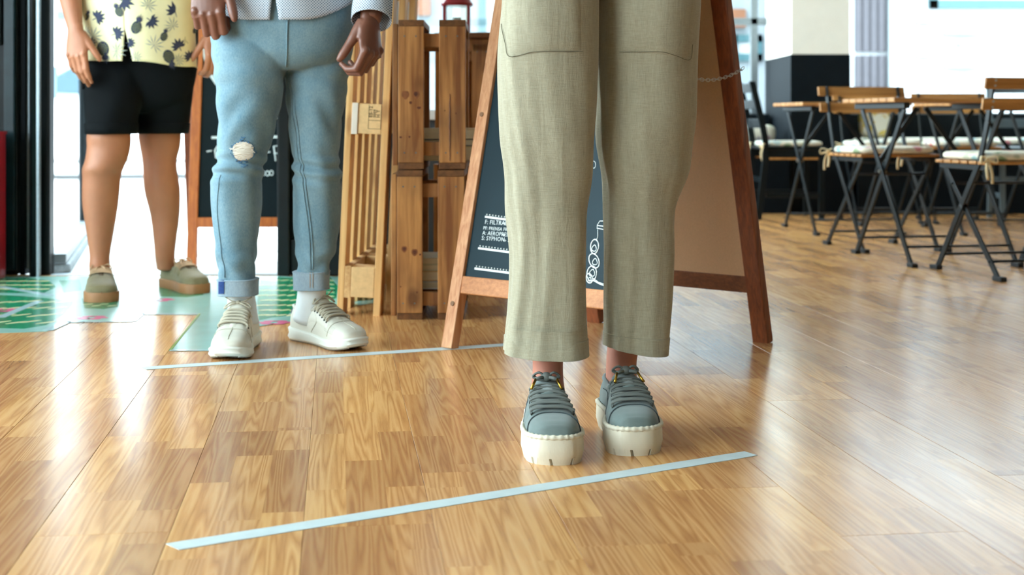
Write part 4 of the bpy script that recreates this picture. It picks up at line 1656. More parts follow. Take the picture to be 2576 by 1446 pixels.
def grey_sneaker(sh, root, o):
    up = sh.upper(MB()).link('shoe', M['suede'], root, o, smooth=True)
    hs = sh.hs
    MB().rings([sh.outline(-.006, .011), sh.outline(.002, .012), sh.outline(.004, .02), sh.outline(.003, hs - .006), sh.outline(.002, hs), sh.outline(-.006, hs + .001)]).link('sole', M['sole_cream'], up, o, smooth=True, auto=50)
    MB().rings([sh.outline(-.012, .0015), sh.outline(-.007, .0015), sh.outline(-.007, .013)]).link('groove_core', M['rubber'], up, o)
    # tread blocks round the edge
    ol, oi, ob = sh.outline(.002, .0125, 112), sh.outline(-.012, .0125, 112), sh.outline(-.001, .0, 112)
    obi = sh.outline(-.012, .0, 112)
    n = len(ol)
    tr = MB()
    per = 0.0
    cuts = []
    acc = 0
    for i in range(n):
        seglen = (ol[(i + 1) % n] - ol[i]).length
        acc += seglen
        if acc > .034:
            cuts.append(i)
            acc = 0
    st = 0
    for cidx in cuts + [n]:
        ids = list(range(st, min(cidx, n - 1) + 1))
        if len(ids) > 1:
            rs = []
            for q_, i in enumerate(ids):
                a, b, c_, d_ = ol[i], oi[i], obi[i], ob[i]
                if q_ == len(ids) - 1 and i + 1 < n:
                    prev = ol[ids[q_ - 1]]
                    dl = (a - prev)
                    ln = dl.length
                    f = max(0.0, 1 - .005 / ln) if ln > .0001 else 1
                    pi_ = ids[q_ - 1]
                    a, b, c_, d_ = ol[pi_].lerp(a, f), oi[pi_].lerp(b, f), obi[pi_].lerp(c_, f), ob[pi_].lerp(d_, f)
                rs.append([a, b, c_, d_])
            tr.rings(rs)
        st = cidx
    tr.link('tread', M['sole_cream'], up, o)
    # ribbed rand where upper meets sole
    rp_ = sh.outline(.0005, lambda t: hs + .002 + sh.lift(t), 220)
    rp_.append(rp_[0])
    MB().tube(rp_, [.0052 if k % 4 < 2 else .0043 for k in range(len(rp_))], 6).link('ribbed_rand', M['sole_cream'], up, o, smooth=True)
    # quarters overlay, edges of the toe and side panels
    for a, b in ((12, 58), (168, 122)):
        q = MB()
        sh.patch(q, lambda u, v: .30 + (.47 - .03 * v) * u, lambda u, v: (a * (1 - .35 * u) if a < 90 else 180 - 12 * (1 - .35 * u)) + (b - a) * v * (1 - .0 * u), .0022, 20, 8)
        q.link('eyestay', M['suede'], up, o, smooth=True)
        q = MB()
        pts = [sh.S(.70 - .30 * math.sin(u * PI / 2) ** 1.5 * .9, math.radians(b + (a - b) * (1 - u) if False else a + (b - a) * u * .75), .0026) for u in [i / 16 for i in range(17)]]
        q.tube(pts, .0008, 5)
        q.link('seam', M['seam_dark'], up, o)
        q = MB()
        q.tube([sh.S(.62 - .42 * (u ** .8), math.radians((4 if a < 90 else 176) + (1 if a < 90 else -1) * 34 * math.sin(u * PI * .62)), .0028) for u in [i / 20 for i in range(21)]], .0009, 5)
        q.link('side_seam', M['seam_dark'], up, o)
    q = MB()
    q.tube([sh.S(.80 + .07 * abs(-1 + i / 12) ** 1.4, math.radians(8 + 164 * i / 24), .0012) for i in range(25)], .0011, 5)
    q.link('toe_seam', M['seam_dark'], up, o)
    q = MB()
    tongue(sh, q, .027, .016)
    q.link('tongue', M['suede'], up, o, smooth=True)
    q = MB()
    collar(sh, q, .0055)
    q.link('collar', M['suede'], up, o, smooth=True)
    lc = MB()
    rows = [.775, .712, .648, .582, .518, .455]
    for i, t in enumerate(rows):
        sh.ribbon(lc, t, t - .006, 48, 132, .0085, .0065)
        if i < len(rows) - 1:
            sh.ribbon(lc, t, rows[i + 1], 52, 128, .006, .0045)
            sh.ribbon(lc, rows[i + 1], t, 52, 128, .006, .0038)
    lc.link('laces', M['lace_grey'], up, o, smooth=True)
    # bow with brass tips
    kq = sh.S(.42, PI / 2, .012) + Vector((0, 0, .010))
    bw = MB()
    bw.ball(kq, (.011, .009, .009))
    for sd in (-1, 1):
        bw.tube([Vector(p) for p in catmull([tuple(kq), tuple(kq + sh.rt * sd * .014 + Vector((0, 0, .008))), tuple(kq + sh.rt * sd * .024 - sh.dir * .006 + Vector((0, 0, .000))), tuple(kq + sh.rt * sd * .014 - sh.dir * .002 - Vector((0, 0, .005))), tuple(kq)], 18)], .0042, 8, .55)
        e1 = kq + sh.rt * sd * .020 + sh.dir * .014 + Vector((0, 0, -.002))
        bw.tube([kq, kq + sh.rt * sd * .012 + sh.dir * .010, e1], .0034, 8)
        e2 = e1 + sh.rt * sd * .008 + sh.dir * .020 + Vector((0, 0, -.014))
        MB().tube([e1, e2], .0026, 10).link('aglet', M['gold'], up, o, smooth=True)
    bw.link('bow', M['lace_grey'], up, o, smooth=True)
    return up


def white_sneaker(sh, root, o):
    up = sh.upper(MB()).link('shoe', M['leather_white'], root, o, smooth=True)
    hz = lambda t: sh.top(t)
    zl = lambda t: sh.lift(t) * 1.0
    MB().rings([sh.outline(-.008, lambda t: zl(t) + .0), sh.outline(-.001, lambda t: zl(t) + .003), sh.outline(.004, lambda t: zl(t) + .010), sh.outline(.001, lambda t: (zl(t) + hz(t)) / 2 + .003), sh.outline(.0035, lambda t: hz(t) - .004), sh.outline(.0005, hz), sh.outline(-.006, lambda t: hz(t) + .001)], ).link('sole', M['sole_white'], up, o, smooth=True, auto=60)
    MB().rings([sh.outline(-.010, lambda t: zl(t) - .0 + .0005), sh.outline(-.003, lambda t: zl(t) + .0005), sh.outline(-.002, lambda t: zl(t) + .003)]).link('outsole', plain('grey_outsole', rgb(110, 112, 104), .7), up, o)
    q = MB()
    tongue(sh, q, .025, .03, .70, .36, -.0035)
    q.link('tongue', M['leather_white'], up, o, smooth=True)
    q = MB()
    collar(sh, q, .005)
    q.link('collar', M['leather_white'], up, o, smooth=True)
    for a, b in ((16, 56), (164, 124)):
        q = MB()
        sh.patch(q, lambda u, v: .33 + .36 * u, lambda u, v: a + 10 * (1 if a < 90 else -1) * u + (b - a) * v * (1 - .2 * u), .0016, 20, 8)
        q.link('eyestay', M['leather_white'], up, o, smooth=True)
        q = MB()
        q.tube([sh.S(.40 - .02 * u + .10 * math.sin(u * 3), math.radians((2 if a < 90 else 178) + (1 if a < 90 else -1) * 46 * u), .0012) for u in [i / 12 for i in range(13)]], .0008, 5)
        q.link('seam', M['lace_white'], up, o)
        dq = MB()
        for i in range(9):
            for j in range(6):
                dq.ball(sh.S(.66 + i * .018, math.radians(a + (1 if a < 90 else -1) * (4 + j * 5.5)), .0001), .0008, None, 5, 3)
        dq.link('perforation', plain('perforation', rgb(150, 148, 132), .9), up, o)
    q = MB()
    q.tube([sh.S(.72 + .03 * math.sin(PI * i / 20), math.radians(8 + 164 * i / 20), .0008) for i in range(21)], .0008, 5)
    q.link('toe_seam', M['lace_white'], up, o)
    q = MB()
    q.tube([sh.S(.72 + .012 * i, math.radians(90), .0006) for i in range(20)], .0008, 5)
    q.link('toe_seam', M['lace_white'], up, o)
    hq = MB()
    sh.patch(hq, lambda u, v: .02 + .05 * u, lambda u, v: 30 + 50 * v, .0012, 6, 6)
    hq.link('heel_tab', plain('navy_tab', rgb(34, 52, 66), .6), up, o)
    lc = MB()
    rows = [.66, .615, .57, .525, .48, .435]
    for i, t in enumerate(rows):
        pts = [sh.S(t - .01 * math.sin(PI * k / 14), math.radians(48 + 84 * k / 14), .0066 if 0 < k < 14 else -.001) for k in range(15)]
        lc.tube(pts, .0031, 7)
        if i < len(rows) - 1:
            for a, b in ((t, rows[i + 1]), (rows[i + 1], t)):
                lc.tube([sh.S(a + (b - a) * k / 14, math.radians(48 + 84 * k / 14), .0056 if 0 < k < 14 else -.001) for k in range(15)], .0029, 7)
    kq = sh.S(.41, PI / 2, .012) + Vector((0, 0, .008))
    lc.ball(kq, (.007, .006, .006))
    for sd in (-1, 1):
        lc.tube([kq, kq + sh.rt * sd * .018 + Vector((0, 0, .004)), kq + sh.rt * sd * .036 - sh.dir * .004 + Vector((0, 0, .014))], .0019, 6)
        lc.tube([Vector(p) for p in catmull([tuple(kq), tuple(kq + sh.rt * sd * .024 - Vector((0, 0, .002))), tuple(kq + sh.rt * sd * .036 + sh.dir * .006 - Vector((0, 0, .016))), tuple(kq + sh.rt * sd * .016 + sh.dir * .008 - Vector((0, 0, .004))), tuple(kq)], 16)], .0023, 7)
    lc.link('laces', M['lace_white'], up, o, smooth=True)
    ey = MB()
    for t in rows:
        for ph in (47, 133):
            ey.ball(sh.S(t, math.radians(ph), .0018), .0030, None, 8, 5)
    ey.link('eyelets', M['rubber'], up, o)
    return up


def olive_shoe(sh, root, o):
    up = sh.upper(MB()).link('shoe', M['olive'], root, o, smooth=True)
    hs = sh.hs
    MB().rings([sh.outline(-.006, .0), sh.outline(.002, .002), sh.outline(.003, hs - .004), sh.outline(.001, hs), sh.outline(-.006, hs + .001)]).link('sole', M['gum'], up, o, smooth=True, auto=50)
    q = MB()
    tongue(sh, q, .021, .012, .66, .36, -.003)
    q.link('tongue', M['tongue_brown'], up, o, smooth=True)
    q = MB()
    collar(sh, q, .0035)
    q.link('collar', M['olive'], up, o, smooth=True)
    for a, b in ((18, 60), (162, 120)):
        q = MB()
        sh.patch(q, lambda u, v: .34 + .30 * u, lambda u, v: a + (b - a) * v, .003, 14, 8)
        q.link('eyestay', M['olive'], up, o, smooth=True)
    lc = MB()
    for i, t in enumerate((.61, .555, .5, .445)):
        sh.ribbon(lc, t, t - .004, 48, 132, .009, .0065)
        sh.ribbon(lc, t, t - .05, 52, 128, .007, .0055)
    kq = sh.S(.42, PI / 2, .010) + Vector((0, 0, .004))
    lc.ball(kq, (.008, .007, .007))
    for sd in (-1, 1):
        lc.tube([kq, kq + sh.rt * sd * .012 + sh.dir * .02 - Vector((0, 0, .002)), kq + sh.rt * sd * .022 + sh.dir * .045 - Vector((0, 0, .018))], .0026, 6)
        lc.tube([Vector(p) for p in catmull([tuple(kq), tuple(kq + sh.rt * sd * .025 + Vector((0, 0, .006))), tuple(kq + sh.rt * sd * .034 + sh.dir * .012 - Vector((0, 0, .008))), tuple(kq)], 12)], .0024, 6)
    lc.link('laces', M['lace_tan'], up, o, smooth=True)
    return up


def hand(mb, wrist, xax, palm, scale, curls, thumb, forearm=None, fr=(.030, .046), mirror=False):
    """wrist -> five fingers. xax = towards the thumb, palm = palm normal, both unit; curls = (mcp, pip, dip) per finger in degrees.
    thumb = (out, down, palmward) direction of its metacarpal then bend per joint"""
    wrist, x, y = Vector(wrist), Vector(xax).normalized(), Vector(palm).normalized()
    x = (x - y * x.dot(y)).normalized()
    z = x.cross(y)
    if z.z < 0:
        z = -z
    q = lambda a, b, c: wrist + (x * a + y * b + z * c) * scale
    # palm: stacked ovals
    secs = [(.022, .0, -.0, .026, .019), (-.0, .0, -.012, .029, .0185), (.002, .002, -.035, .038, .0175), (.0, .003, -.06, .041, .0165), (-.001, .002, -.083, .0415, .0145), (-.001, .003, -.100, .039, .012)]
    secs[0] = (0, 0, .012, .027, .019)
    mb.rings([[q(a + rx * math.cos(t), b + ry * math.sin(t), c) for t in [2 * PI * k / 20 for k in range(20)]] for a, b, c, rx, ry in secs])
    base = [(.029, -.093), (.0095, -.098), (-.0105, -.095), (-.029, -.087)]
    lens = [(.044, .026, .022), (.048, .030, .023), (.044, .028, .022), (.034, .021, .019)]
    rad = [.0104, .0107, .0102, .0092]
    spread = [1, 0, -1, -3]
    for i in range(4):
        bx, bz = base[i]
        p = Vector((bx, .0, bz))
        pts, rr = [Vector((bx * .9, .002, bz + .02)), p], [rad[i] * 1.05, rad[i] * 1.12]
        ang_ = 0
        sp = math.sin(math.radians(spread[i]))
        for k in range(3):
            ang_ += math.radians(curls[i][k])
            d = Vector((sp * math.cos(ang_), math.sin(ang_), -math.cos(ang_))).normalized()
            m_ = p + d * lens[i][k] * .5
            p = p + d * lens[i][k]
            pts += [m_, p]
            f = (1.0, .9, .76)[k]
            rr += [rad[i] * f * .93, rad[i] * f * (1.0 if k < 2 else .72)]
        mb.tube([q(*v) for v in pts], [r * scale for r in rr], 12)
        mb.ball(q(*p), rad[i] * .70 * scale, None, 10, 6)
        kn = q(bx, -.004, bz + .004)
        mb.ball(kn, .0105 * scale, None, 10, 6)
    # thumb
    (dx, dy, dz), (bx1, by1), (bx2, by2) = thumb
    d = Vector((dx, dy, dz)).normalized()
    p0 = Vector((.018, .006, -.018))
    p1 = p0 + d * .046
    d2 = Vector((d.x + bx1, d.y + by1, d.z)).normalized()
    p2 = p1 + d2 * .034
    d3 = Vector((d2.x + bx2, d2.y + by2, d2.z)).normalized()
    p3 = p2 + d3 * .026
    pts = [p0, (p0 + p1) / 2, p1, (p1 + p2) / 2, p2, (p2 + p3) / 2, p3]
    mb.tube([q(*v) for v in pts], [r * scale for r in (.016, .0155, .0128, .0112, .0112, .0108, .0078)], 14)
    mb.ball(q(*p3), .0076 * scale, None, 10, 6)
    # web between thumb and palm
    mb.tube([q(.024, .004, -.03), q(.034, .006, -.062)], [.014 * scale, .009 * scale], 12)
    if forearm is not None:
        el = Vector(forearm)
        w0 = q(0, 0, -.005)
        k = 10
        rs = []
        ax = (el - w0).normalized()
        u = (x - ax * x.dot(ax)).normalized()
        v = ax.cross(u)
        for i in range(k + 1):
            t = i / k
            r = fr[0] + (fr[1] - fr[0]) * math.sin(min(1, t * 1.25) * PI / 2)
            fl = .72 + .26 * min(1, t * 2)
            rs.append([w0 + (el - w0) * t + (u * math.cos(a) + v * math.sin(a) * fl) * r for a in [2 * PI * j / 20 for j in range(20)]])
        mb.rings(rs)
    tip_dir = (q(*p3) - q(*p2)).normalized()
    return q(*((p2 + p3) / 2)), q(*p3), tip_dir, (x, y, z)


def torso(mb, cx, cy, z0, H, sh_w, hips, leg_tops):
    """hidden upper figure: pelvis, chest, neck and head in one volume"""
    prof = [(z0, hips, .10), (z0 + .12, hips * .98, .105), (z0 + .25, hips * .86, .095), (z0 + .42, sh_w * .80, .11), (z0 + .54, sh_w * .92, .105), (z0 + .60, sh_w * .7, .08), (z0 + .64, .062, .06), (z0 + .72, .056, .058), (z0 + .73, .05, .055)]
    rows = catmull(prof, 40)
    mb.rings([[Vector((cx + r[1] * math.cos(a), cy + r[2] * math.sin(a), r[0])) for a in [2 * PI * k / 28 for k in range(28)]] for r in rows])
    hz = z0 + .83
    mb.ball((cx, cy - .01, hz), (.075, .095, .115), None, 22, 14)
    mb.ball((cx, cy - .03, hz - .06), (.055, .07, .06), None, 18, 10)
    mb.ball((cx, cy - .108, hz - .02), (.013, .02, .022), None, 10, 6)
    for s in (-1, 1):
        mb.ball((cx + s * .076, cy, hz - .01), (.01, .02, .03), None, 10, 6)


def head_hair(root, o, cx, cy, z0):
    hz = z0 + .83
    MB().ball((cx, cy + .012, hz + .022), (.083, .10, .108), None, 22, 12).link('hair', M['hair'], root, o, smooth=True)


def leg_volume(mb, rows):
    Loft(rows, 28, 40).build(mb)


def add_volume(out, mb, voxel, smooth):
    vs_, fs_ = remeshed(mb, voxel, smooth)
    out.add(vs_, fs_)


# ================================================================= woman in sage trousers
B1 = Vector((.14, 2.70, 0))
DL, DR = 2.655, 2.735        # depth of her right and left leg


def linen_wob(seed, zc):
    def f(a, z):
        g = max(0, 1.05 - z)
        v = .0034 * math.sin(3 * a + 3 * math.sin(2.2 * z + seed) + seed) * (.5 + g)
        v += .0013 * math.sin(8 * a + 4.0 * z + 2.5 * math.sin(7 * z + seed)) * (.3 + g * .9) * (1.3 - .7 * math.sin(a + 2.2))
        v += .0006 * math.sin(17 * a + 9 * z + seed * 2 + 2 * math.sin(11 * z)) * (1.2 - math.sin(a + 2.2))
        # soft gathers behind the knee
        v += .003 * math.exp(-((z - zc) / .09) ** 2) * math.sin(38 * z + 2.5 * math.sin(a + seed))
        return v
    return f


legL = Loft([(-130, 1268, 1508, DL, .95), (0, 1261, 1504, DL, .95), (130, 1254, 1503, DL, .95), (250, 1257, 1501, DL, .92), (340, 1262, 1497, DL, .9), (450, 1270, 1487, DL, .88), (530, 1280, 1481, DL, .86), (620, 1287, 1475, DL, .86), (700, 1287, 1473, DL, .86), (780, 1281, 1474, DL, .85), (840, 1274, 1476, DL, .84), (884, 1270, 1478, DL, .95)], 120, 190, 2.15, linen_wob(.7, .48), .007, .004)
legR = Loft([(-130, 1500, 1768, DR, .9), (0, 1499, 1765, DR, .9), (130, 1500, 1757, DR, .9), (250, 1501, 1752, DR, .9), (340, 1499, 1744, DR, .9), (420, 1504, 1729, DR, .9), (500, 1512, 1701, DR, .95), (560, 1516, 1693, DR, 1.0), (650, 1518, 1691, DR, 1.0), (750, 1520, 1687, DR, 1.0), (830, 1523, 1681, DR, 1.0), (874, 1524, 1678, DR, 1.0)], 120, 190, 2.15, linen_wob(2.4, .5), .006, .010)
hipW = Loft([(-480, 1300, 1720, 2.71, .5), (-330, 1270, 1750, 2.71, .52), (-180, 1264, 1764, 2.71, .52), (-110, 1262, 1765, 2.71, .5), (-60, 1275, 1755, 2.71, .4), (-30, 1330, 1700, 2.71, .35)], 80, 40, 2.2)

shoeA = Shoe(W(1376, 0, 2.735)[:2] + (0,), G(1384, 1176), .285, .104, .047, PROF_SNEAK, 1, 0.0)
shoeB = Shoe((.200, 2.800, 0), (.237, 2.520, 0), .283, .104, .047, PROF_SNEAK, -1, 0.0)

bodyV = MB()
torso(bodyV, .155, 2.73, .93, 1.66, .19, .165, None)
for dd, cs in ((2.685, (1382, 1380, 1378, 1378, 1378, 1378)), (2.765, (1640, 1634, 1616, 1602, 1570, 1563))):
    ys = (-200, 100, 400, 640, 860, 910)
    px = lambda y: np.interp(y, ys, cs)
    leg_volume(bodyV, [(y, px(y) - hw_, px(y) + hw_, dd + sh_) for y, hw_, sh_ in ((-200, 100, 0), (100, 88, 0), (400, 66, 0), (520, 60, 0), (640, 62, .012), (760, 52, .006), (860, 42, 0), (910, 39, 0), (950, 40, 0), (990, 45, -.005), (1020, 46, -.01))])
for s in (-1, 1):
    bodyV.tube(catmull([(.155 + s * .17, 2.73, 1.46), (.155 + s * .215, 2.75, 1.28), (.155 + s * .22, 2.70, 1.12), (.155 + s * .09, 2.57, 1.08), (.155 + s * .03, 2.55, 1.09)], 20), [.045 - .0009 * i for i in range(20)], 16)
body = MB()
add_volume(body, bodyV, .0065, 5)
p1 = tag(body.link('person', M['skin_pale'], None, B1, smooth=True), 'person in wide sage linen trousers and grey platform sneakers, standing nearest on the floor', 'person')
p1.location = B1
tr = MB()
legL.build(tr, True, False)
legR.build(tr, True, False)
hipW.build(tr, False, True)
for lg in (legL, legR):          # turned-in hem
    r = lg.R[-1]
    tr.rings([lg.ring(r), lg.ring(r, -.004), lg.ring((r[0] + .05,) + tuple(r[1:]), -.006)], False, False)
trs = tr.link('trousers', M['linen'], p1, B1, smooth=True)
for lg in (legL, legR):          # stitched hem band
    q = MB()
    rr_ = [lg.R[-1][0] + dz for dz in (.0005, .0275, .0295, .0305)]
    rings_ = []
    for zz, e in zip(rr_, (.0012, .0014, .0016, -.002)):
        i = min(range(len(lg.R)), key=lambda k: abs(lg.R[k][0] - zz))
        rings_.append(lg.ring((zz,) + tuple(lg.R[i][1:]), e))
    q.rings(rings_, False, False)
    q.link('hem_band', M['linen'], trs, B1, smooth=True)


def cloth_patch(lg, quad, name, mat, parent, o, off=.002, n=14):
    """patch sewn on the front of a loft, corners given as pixels (tl, tr, br, bl)"""
    tl, tr_, br, bl = quad

    def f(u, v):
        x = (tl[0] * (1 - v) + tr_[0] * v) * (1 - u) + (bl[0] * (1 - v) + br[0] * v) * u
        y = (tl[1] * (1 - v) + tr_[1] * v) * (1 - u) + (bl[1] * (1 - v) + br[1] * v) * u
        e = off if 0 < u < 1 and 0 < v < 1 else -.001
        bulge = .004 * math.sin(PI * v) * math.sin(PI * min(1, u * 1.05)) if off > .0015 else 0
        return lg.at(x, y, e + bulge)
    return MB().sheet(f, n, n).link(name, mat, parent, o, smooth=True)


cloth_patch(legL, ((1268, -60), (1464, -60), (1464, 129), (1287, 141)), 'pocket', M['linen'], trs, B1, .0035)
cloth_patch(legR, ((1560, -60), (1748, -60), (1736, 149), (1560, 130)), 'pocket', M['linen'], trs, B1, .0035)
M['linen_stitch'] = plain('linen_stitch', rgb(104, 100, 82), .9)
for lg, pl in ((legL, ((1266, 60), (1276, 110), (1287, 142), (1340, 131), (1400, 129), (1464, 130))), (legR, ((1560, 131), (1610, 131), (1664, 131), (1700, 141), (1736, 150), (1743, 112)))):
    MB().tube([lg.at(x, y, .0022) for x, y in [tuple(p) for p in catmull(pl, 40)]], .0007, 5).link('pocket_stitch', M['linen_stitch'], trs, B1)
tp = MB()
tp.rings([[Vector((.155 + r[1] * math.cos(a), 2.73 + r[2] * math.sin(a), r[0])) for a in [2 * PI * k / 40 for k in range(40)]] for r in catmull([(1.0, .185, .125), (1.12, .165, .115), (1.32, .180, .13), (1.46, .20, .125), (1.53, .14, .10), (1.555, .075, .075)], 26)], False, False)
tp.link('top', plain('white_cotton_top', rgb(228, 228, 222), .85), p1, B1, smooth=True)
head_hair(p1, B1, .155, 2.73, .93)
grey_sneaker(shoeA, p1, B1)
grey_sneaker(shoeB, p1, B1)

# ================================================================= man in washed jeans
B2 = Vector((-.62, 3.76, 0))
D2L, D2R, D2H = 3.715, 3.79, 3.765


def jean_wob(zk, zc, sd, keep=None):
    def f(a, z):
        fr_ = .5 + .5 * math.sin(a + PI)          # stronger at the front
        v = .0075 * math.exp(-((z - zk + .015) / .034) ** 2) * math.sin(2 * PI * (z * 26 + .35 * math.sin(a + sd))) * (.4 + .6 * fr_)
        v += .0030 * math.exp(-((z - zk - .12) / .09) ** 2) * math.sin(2 * PI * (z * 9 + .5 * math.sin(2 * a + sd)))
        v += .0042 * math.exp(-((z - zc - .02) / .05) ** 2) * math.sin(2 * PI * (z * 15 + .55 * math.sin(a * 1.0 + sd) + .2 * math.sin(3 * a)))
        v += .0028 * math.exp(-((z - .74) / .06) ** 2) * math.sin(2 * PI * (z * 16 + .4 * math.sin(a + sd)))
        v += .0012 * math.sin(6 * a + 14 * z + sd)
        return v
    return f


jL = Loft([(-20, 545, 716, D2L + .05, .7), (50, 535, 722, D2L + .03, .78), (110, 533, 724, D2L + .01, .88), (170, 538, 718, D2L, .95), (250, 546, 708, D2L, 1.02), (310, 549, 695, D2L, 1.05), (360, 549, 680, D2L, 1.05), (400, 546, 668, D2L, 1.08), (430, 539, 661, D2L, 1.1), (457, 533, 657, D2L, 1.12), (515, 531, 655, D2L, 1.15, .012), (573, 536, 649, D2L, 1.12, .012), (632, 542, 644, D2L, 1.1, .008), (675, 549, 640, D2L, 1.05), (716, 553, 641, D2L, 1.0)], 110, 190, 2.1, jean_wob(.50, .205, .4))
jR = Loft([(-20, 722, 880, D2R, .7), (50, 714, 892, D2R, .78), (100, 716, 889, D2R, .88), (166, 720, 881, D2R, .95), (250, 722, 868, D2R, 1.05), (320, 727, 859, D2R, 1.08), (390, 736, 852, D2R, 1.1), (425, 738, 857, D2R, 1.12), (457, 738, 857, D2R, 1.15), (515, 737, 855, D2R, 1.15, .012), (573, 738, 851, D2R, 1.12, .012), (632, 745, 841, D2R, 1.1, .008), (668, 747, 831, D2R, 1.05), (704, 747, 823, D2R, 1.0)], 110, 190, 2.1, jean_wob(.49, .20, 2.2))
hipJ = Loft([(-190, 556, 868, D2H, .62), (-120, 546, 878, D2H, .64), (-40, 534, 890, D2H, .70), (40, 530, 895, D2H, .72), (90, 532, 890, D2H, .71), (130, 540, 880, D2H, .68), (160, 580, 850, D2H, .74), (178, 660, 785, D2H, 1.2)], 90, 60, 2.2, lambda a, z: .002 * math.sin(2 * PI * (z * 16 + .4 * math.sin(a))) * math.exp(-((z - .78) / .05) ** 2))

shC = Shoe((-.715, 3.805, 0), (-.728, 3.505, 0), .304, .108, .026, PROF_RUN, 1, .012, .012)
shD = Shoe((-.606, 3.880, 0), (-.394, 3.662, 0), .304, .106, .026, PROF_RUN, -1, .012, .012)

bv = MB()
torso(bv, -.624, 3.79, .90, 1.8, .215, .165, None)
for pts in ([(-.70, 3.79, .95), (-.733, 3.74, .50), (-.732, 3.73, .12), (-.726, 3.72, .045)], [(-.55, 3.79, .95), (-.532, 3.80, .5), (-.548, 3.81, .12), (-.556, 3.825, .045)]):
    bv.tube(catmull(pts, 24), [max(.026, .070 - .0028 * i) for i in range(24)], 18)
# arms inside the sleeves
armL = [(-.82, 3.79, 1.43), (-.875, 3.80, 1.17), (-.815, 3.62, .970)]
armR = [(-.43, 3.79, 1.43), (-.365, 3.80, 1.18), (-.366, 3.62, .866)]
for arm in (armL, armR):
    bv.tube(catmull(arm, 18), [.044 - .0009 * i for i in range(18)], 16)
body = MB()
add_volume(body, bv, .008, 4)
hv = MB()
n1 = hand(hv, (-.790, 3.600, .986), (1, -.10, .05), (.10, 1, -.02), 1.14, [(22, 96, 50), (24, 98, 50), (24, 98, 50), (26, 96, 48)], ((.70, -.15, -.70), (-.52, .0), (-.05, .06)))
n2 = hand(hv, (-.371, 3.626, .882), (-.50, -.86, .06), (-.86, .50, -.10), 1.10, [(34, 62, 36), (38, 62, 36), (42, 62, 36), (44, 62, 36)], ((.40, .38, -.83), (-.10, .10), (.0, .10)))
hv.tube([(-.83, 3.66, 1.06), (-.805, 3.605, .985)], [.034, .030], 16)
hv.tube([(-.366, 3.69, .98), (-.371, 3.63, .89)], [.030, .029], 16)
add_volume(body, hv, .0024, 5)
p2 = tag(body.link('person', M['skin_dark'], None, B2, smooth=True), 'person in ripped light blue jeans, dotted shirt and white sneakers behind the far tape', 'person')
p2.location = B2
for tipm, tip, tdir, (hx, hy, hz_) in (n1, n2):
    face = Vector((0, -1, .1))
    f_ = (face - tdir * face.dot(tdir)).normalized()
    sd = tdir.cross(f_)
    m3 = Matrix((sd, tdir, f_)).transposed()
    MB().ball(tip + f_ * .0068 - tdir * .008, (.0062, .0085, .0018), m3, 12, 6).link('thumb_nail', M['nail_dark'], p2, B2, smooth=True)
q = MB()
jL.build(q, True, True)
jR.build(q, True, True)
hipJ.build(q, True, True)
vs_, fs_ = remeshed(q, .0038, 3)
q = MB()
q.add(vs_, fs_)
jn = q.link('jeans', M['denim'], p2, B2, smooth=True)
# rolled cuffs, seams, torn knee
for lg, y0, y1, xl, xr, d, tl in ((jL, 700, 741, 547, 650, D2L, -.003), (jR, 681, 727, 738, 829, D2R, .0)):
    c_ = Loft([(y0, xl + 3, xr - 3, d, 1.0), (y0 + 2, xl, xr, d, 1.0), ((y0 + y1) / 2, xl, xr, d, 1.0), (y1 - 2, xl, xr, d, 1.0), (y1, xl + 3, xr - 3, d, 1.0)], 60, 18, 2.3, lambda a, z: .0016 * math.sin(4 * a + 30 * z))
    cf = c_.build(MB(), True, True).link('cuff', M['denim_cuff'], jn, B2, smooth=True, auto=50)
    r0 = c_.R[1]
    for zz in (c_.R[1][0] - .002, c_.R[-2][0] + .002):
        ring = c_.ring((zz,) + tuple(c_.R[9][1:]), -.0008)
        MB().tube(ring + [ring[0]], .0022, 6).link('cuff_roll', M['denim_cuff'], jn, B2, smooth=True)
    if lg is jL:
        MB().sheet(lambda u, v: c_.at(551.5 + 13 * v, 704 + 35 * u, .0012), 6, 5).link('selvedge', M['denim_navy'], jn, B2, smooth=True)
    else:
        for xx in (781, 788):
            MB().tube([c_.at(xx - 1, 684 + 40 * i / 6, .0008) for i in range(7)], .0008, 5).link('stitch', plain('tan_thread', rgb(176, 146, 112), .8), jn, B2)
for dx in (-3.2, 3.2):
    MB().tube([jR.at(x + dx, y, .0012) for x, y in [tuple(p) for p in catmull([(728, 190), (738, 260), (746, 330), (754, 390), (764, 450), (770, 500), (778, 560), (783, 620), (784, 678)], 60)]], .0016, 6).link('inner_seam', M['denim'], jn, B2, smooth=True)
MB().tube([jL.at(x, y, .001) for x, y in [tuple(p) for p in catmull([(554, 440), (546, 520), (553, 600), (561, 660), (566, 698)], 30)]], .0014, 6).link('side_seam', M['denim'], jn, B2, smooth=True)
MB().tube([hipJ.at(x, y, .0016) for x, y in [tuple(p) for p in catmull([(724, 20), (723, 60), (722, 100), (721, 140), (720, 168)], 20)]], .0022, 6).link('fly_seam', M['denim'], jn, B2, smooth=True)
q = MB()
M['thread'] = plain('white_threads', rgb(196, 182, 156), .9, .25, scale=(30, 30, 420))
q.sheet(lambda u, v: jL.at(611 + (-1 + 2 * v) * (27 - 6 * u + 2 * math.sin(9 * u)) * max(.02, 1 - abs(-1 + 2 * u) ** 3 * .9) ** .5, 381 + (-1 + 2 * u) * 22 + 2 * math.sin(7 * v), .0018 * (1 if 0 < u < 1 and 0 < v < 1 else .3)), 14, 14)
torn = q.link('torn_knee', M['thread'], jn, B2, smooth=True)
rt_ = random.Random(9)
q = MB()
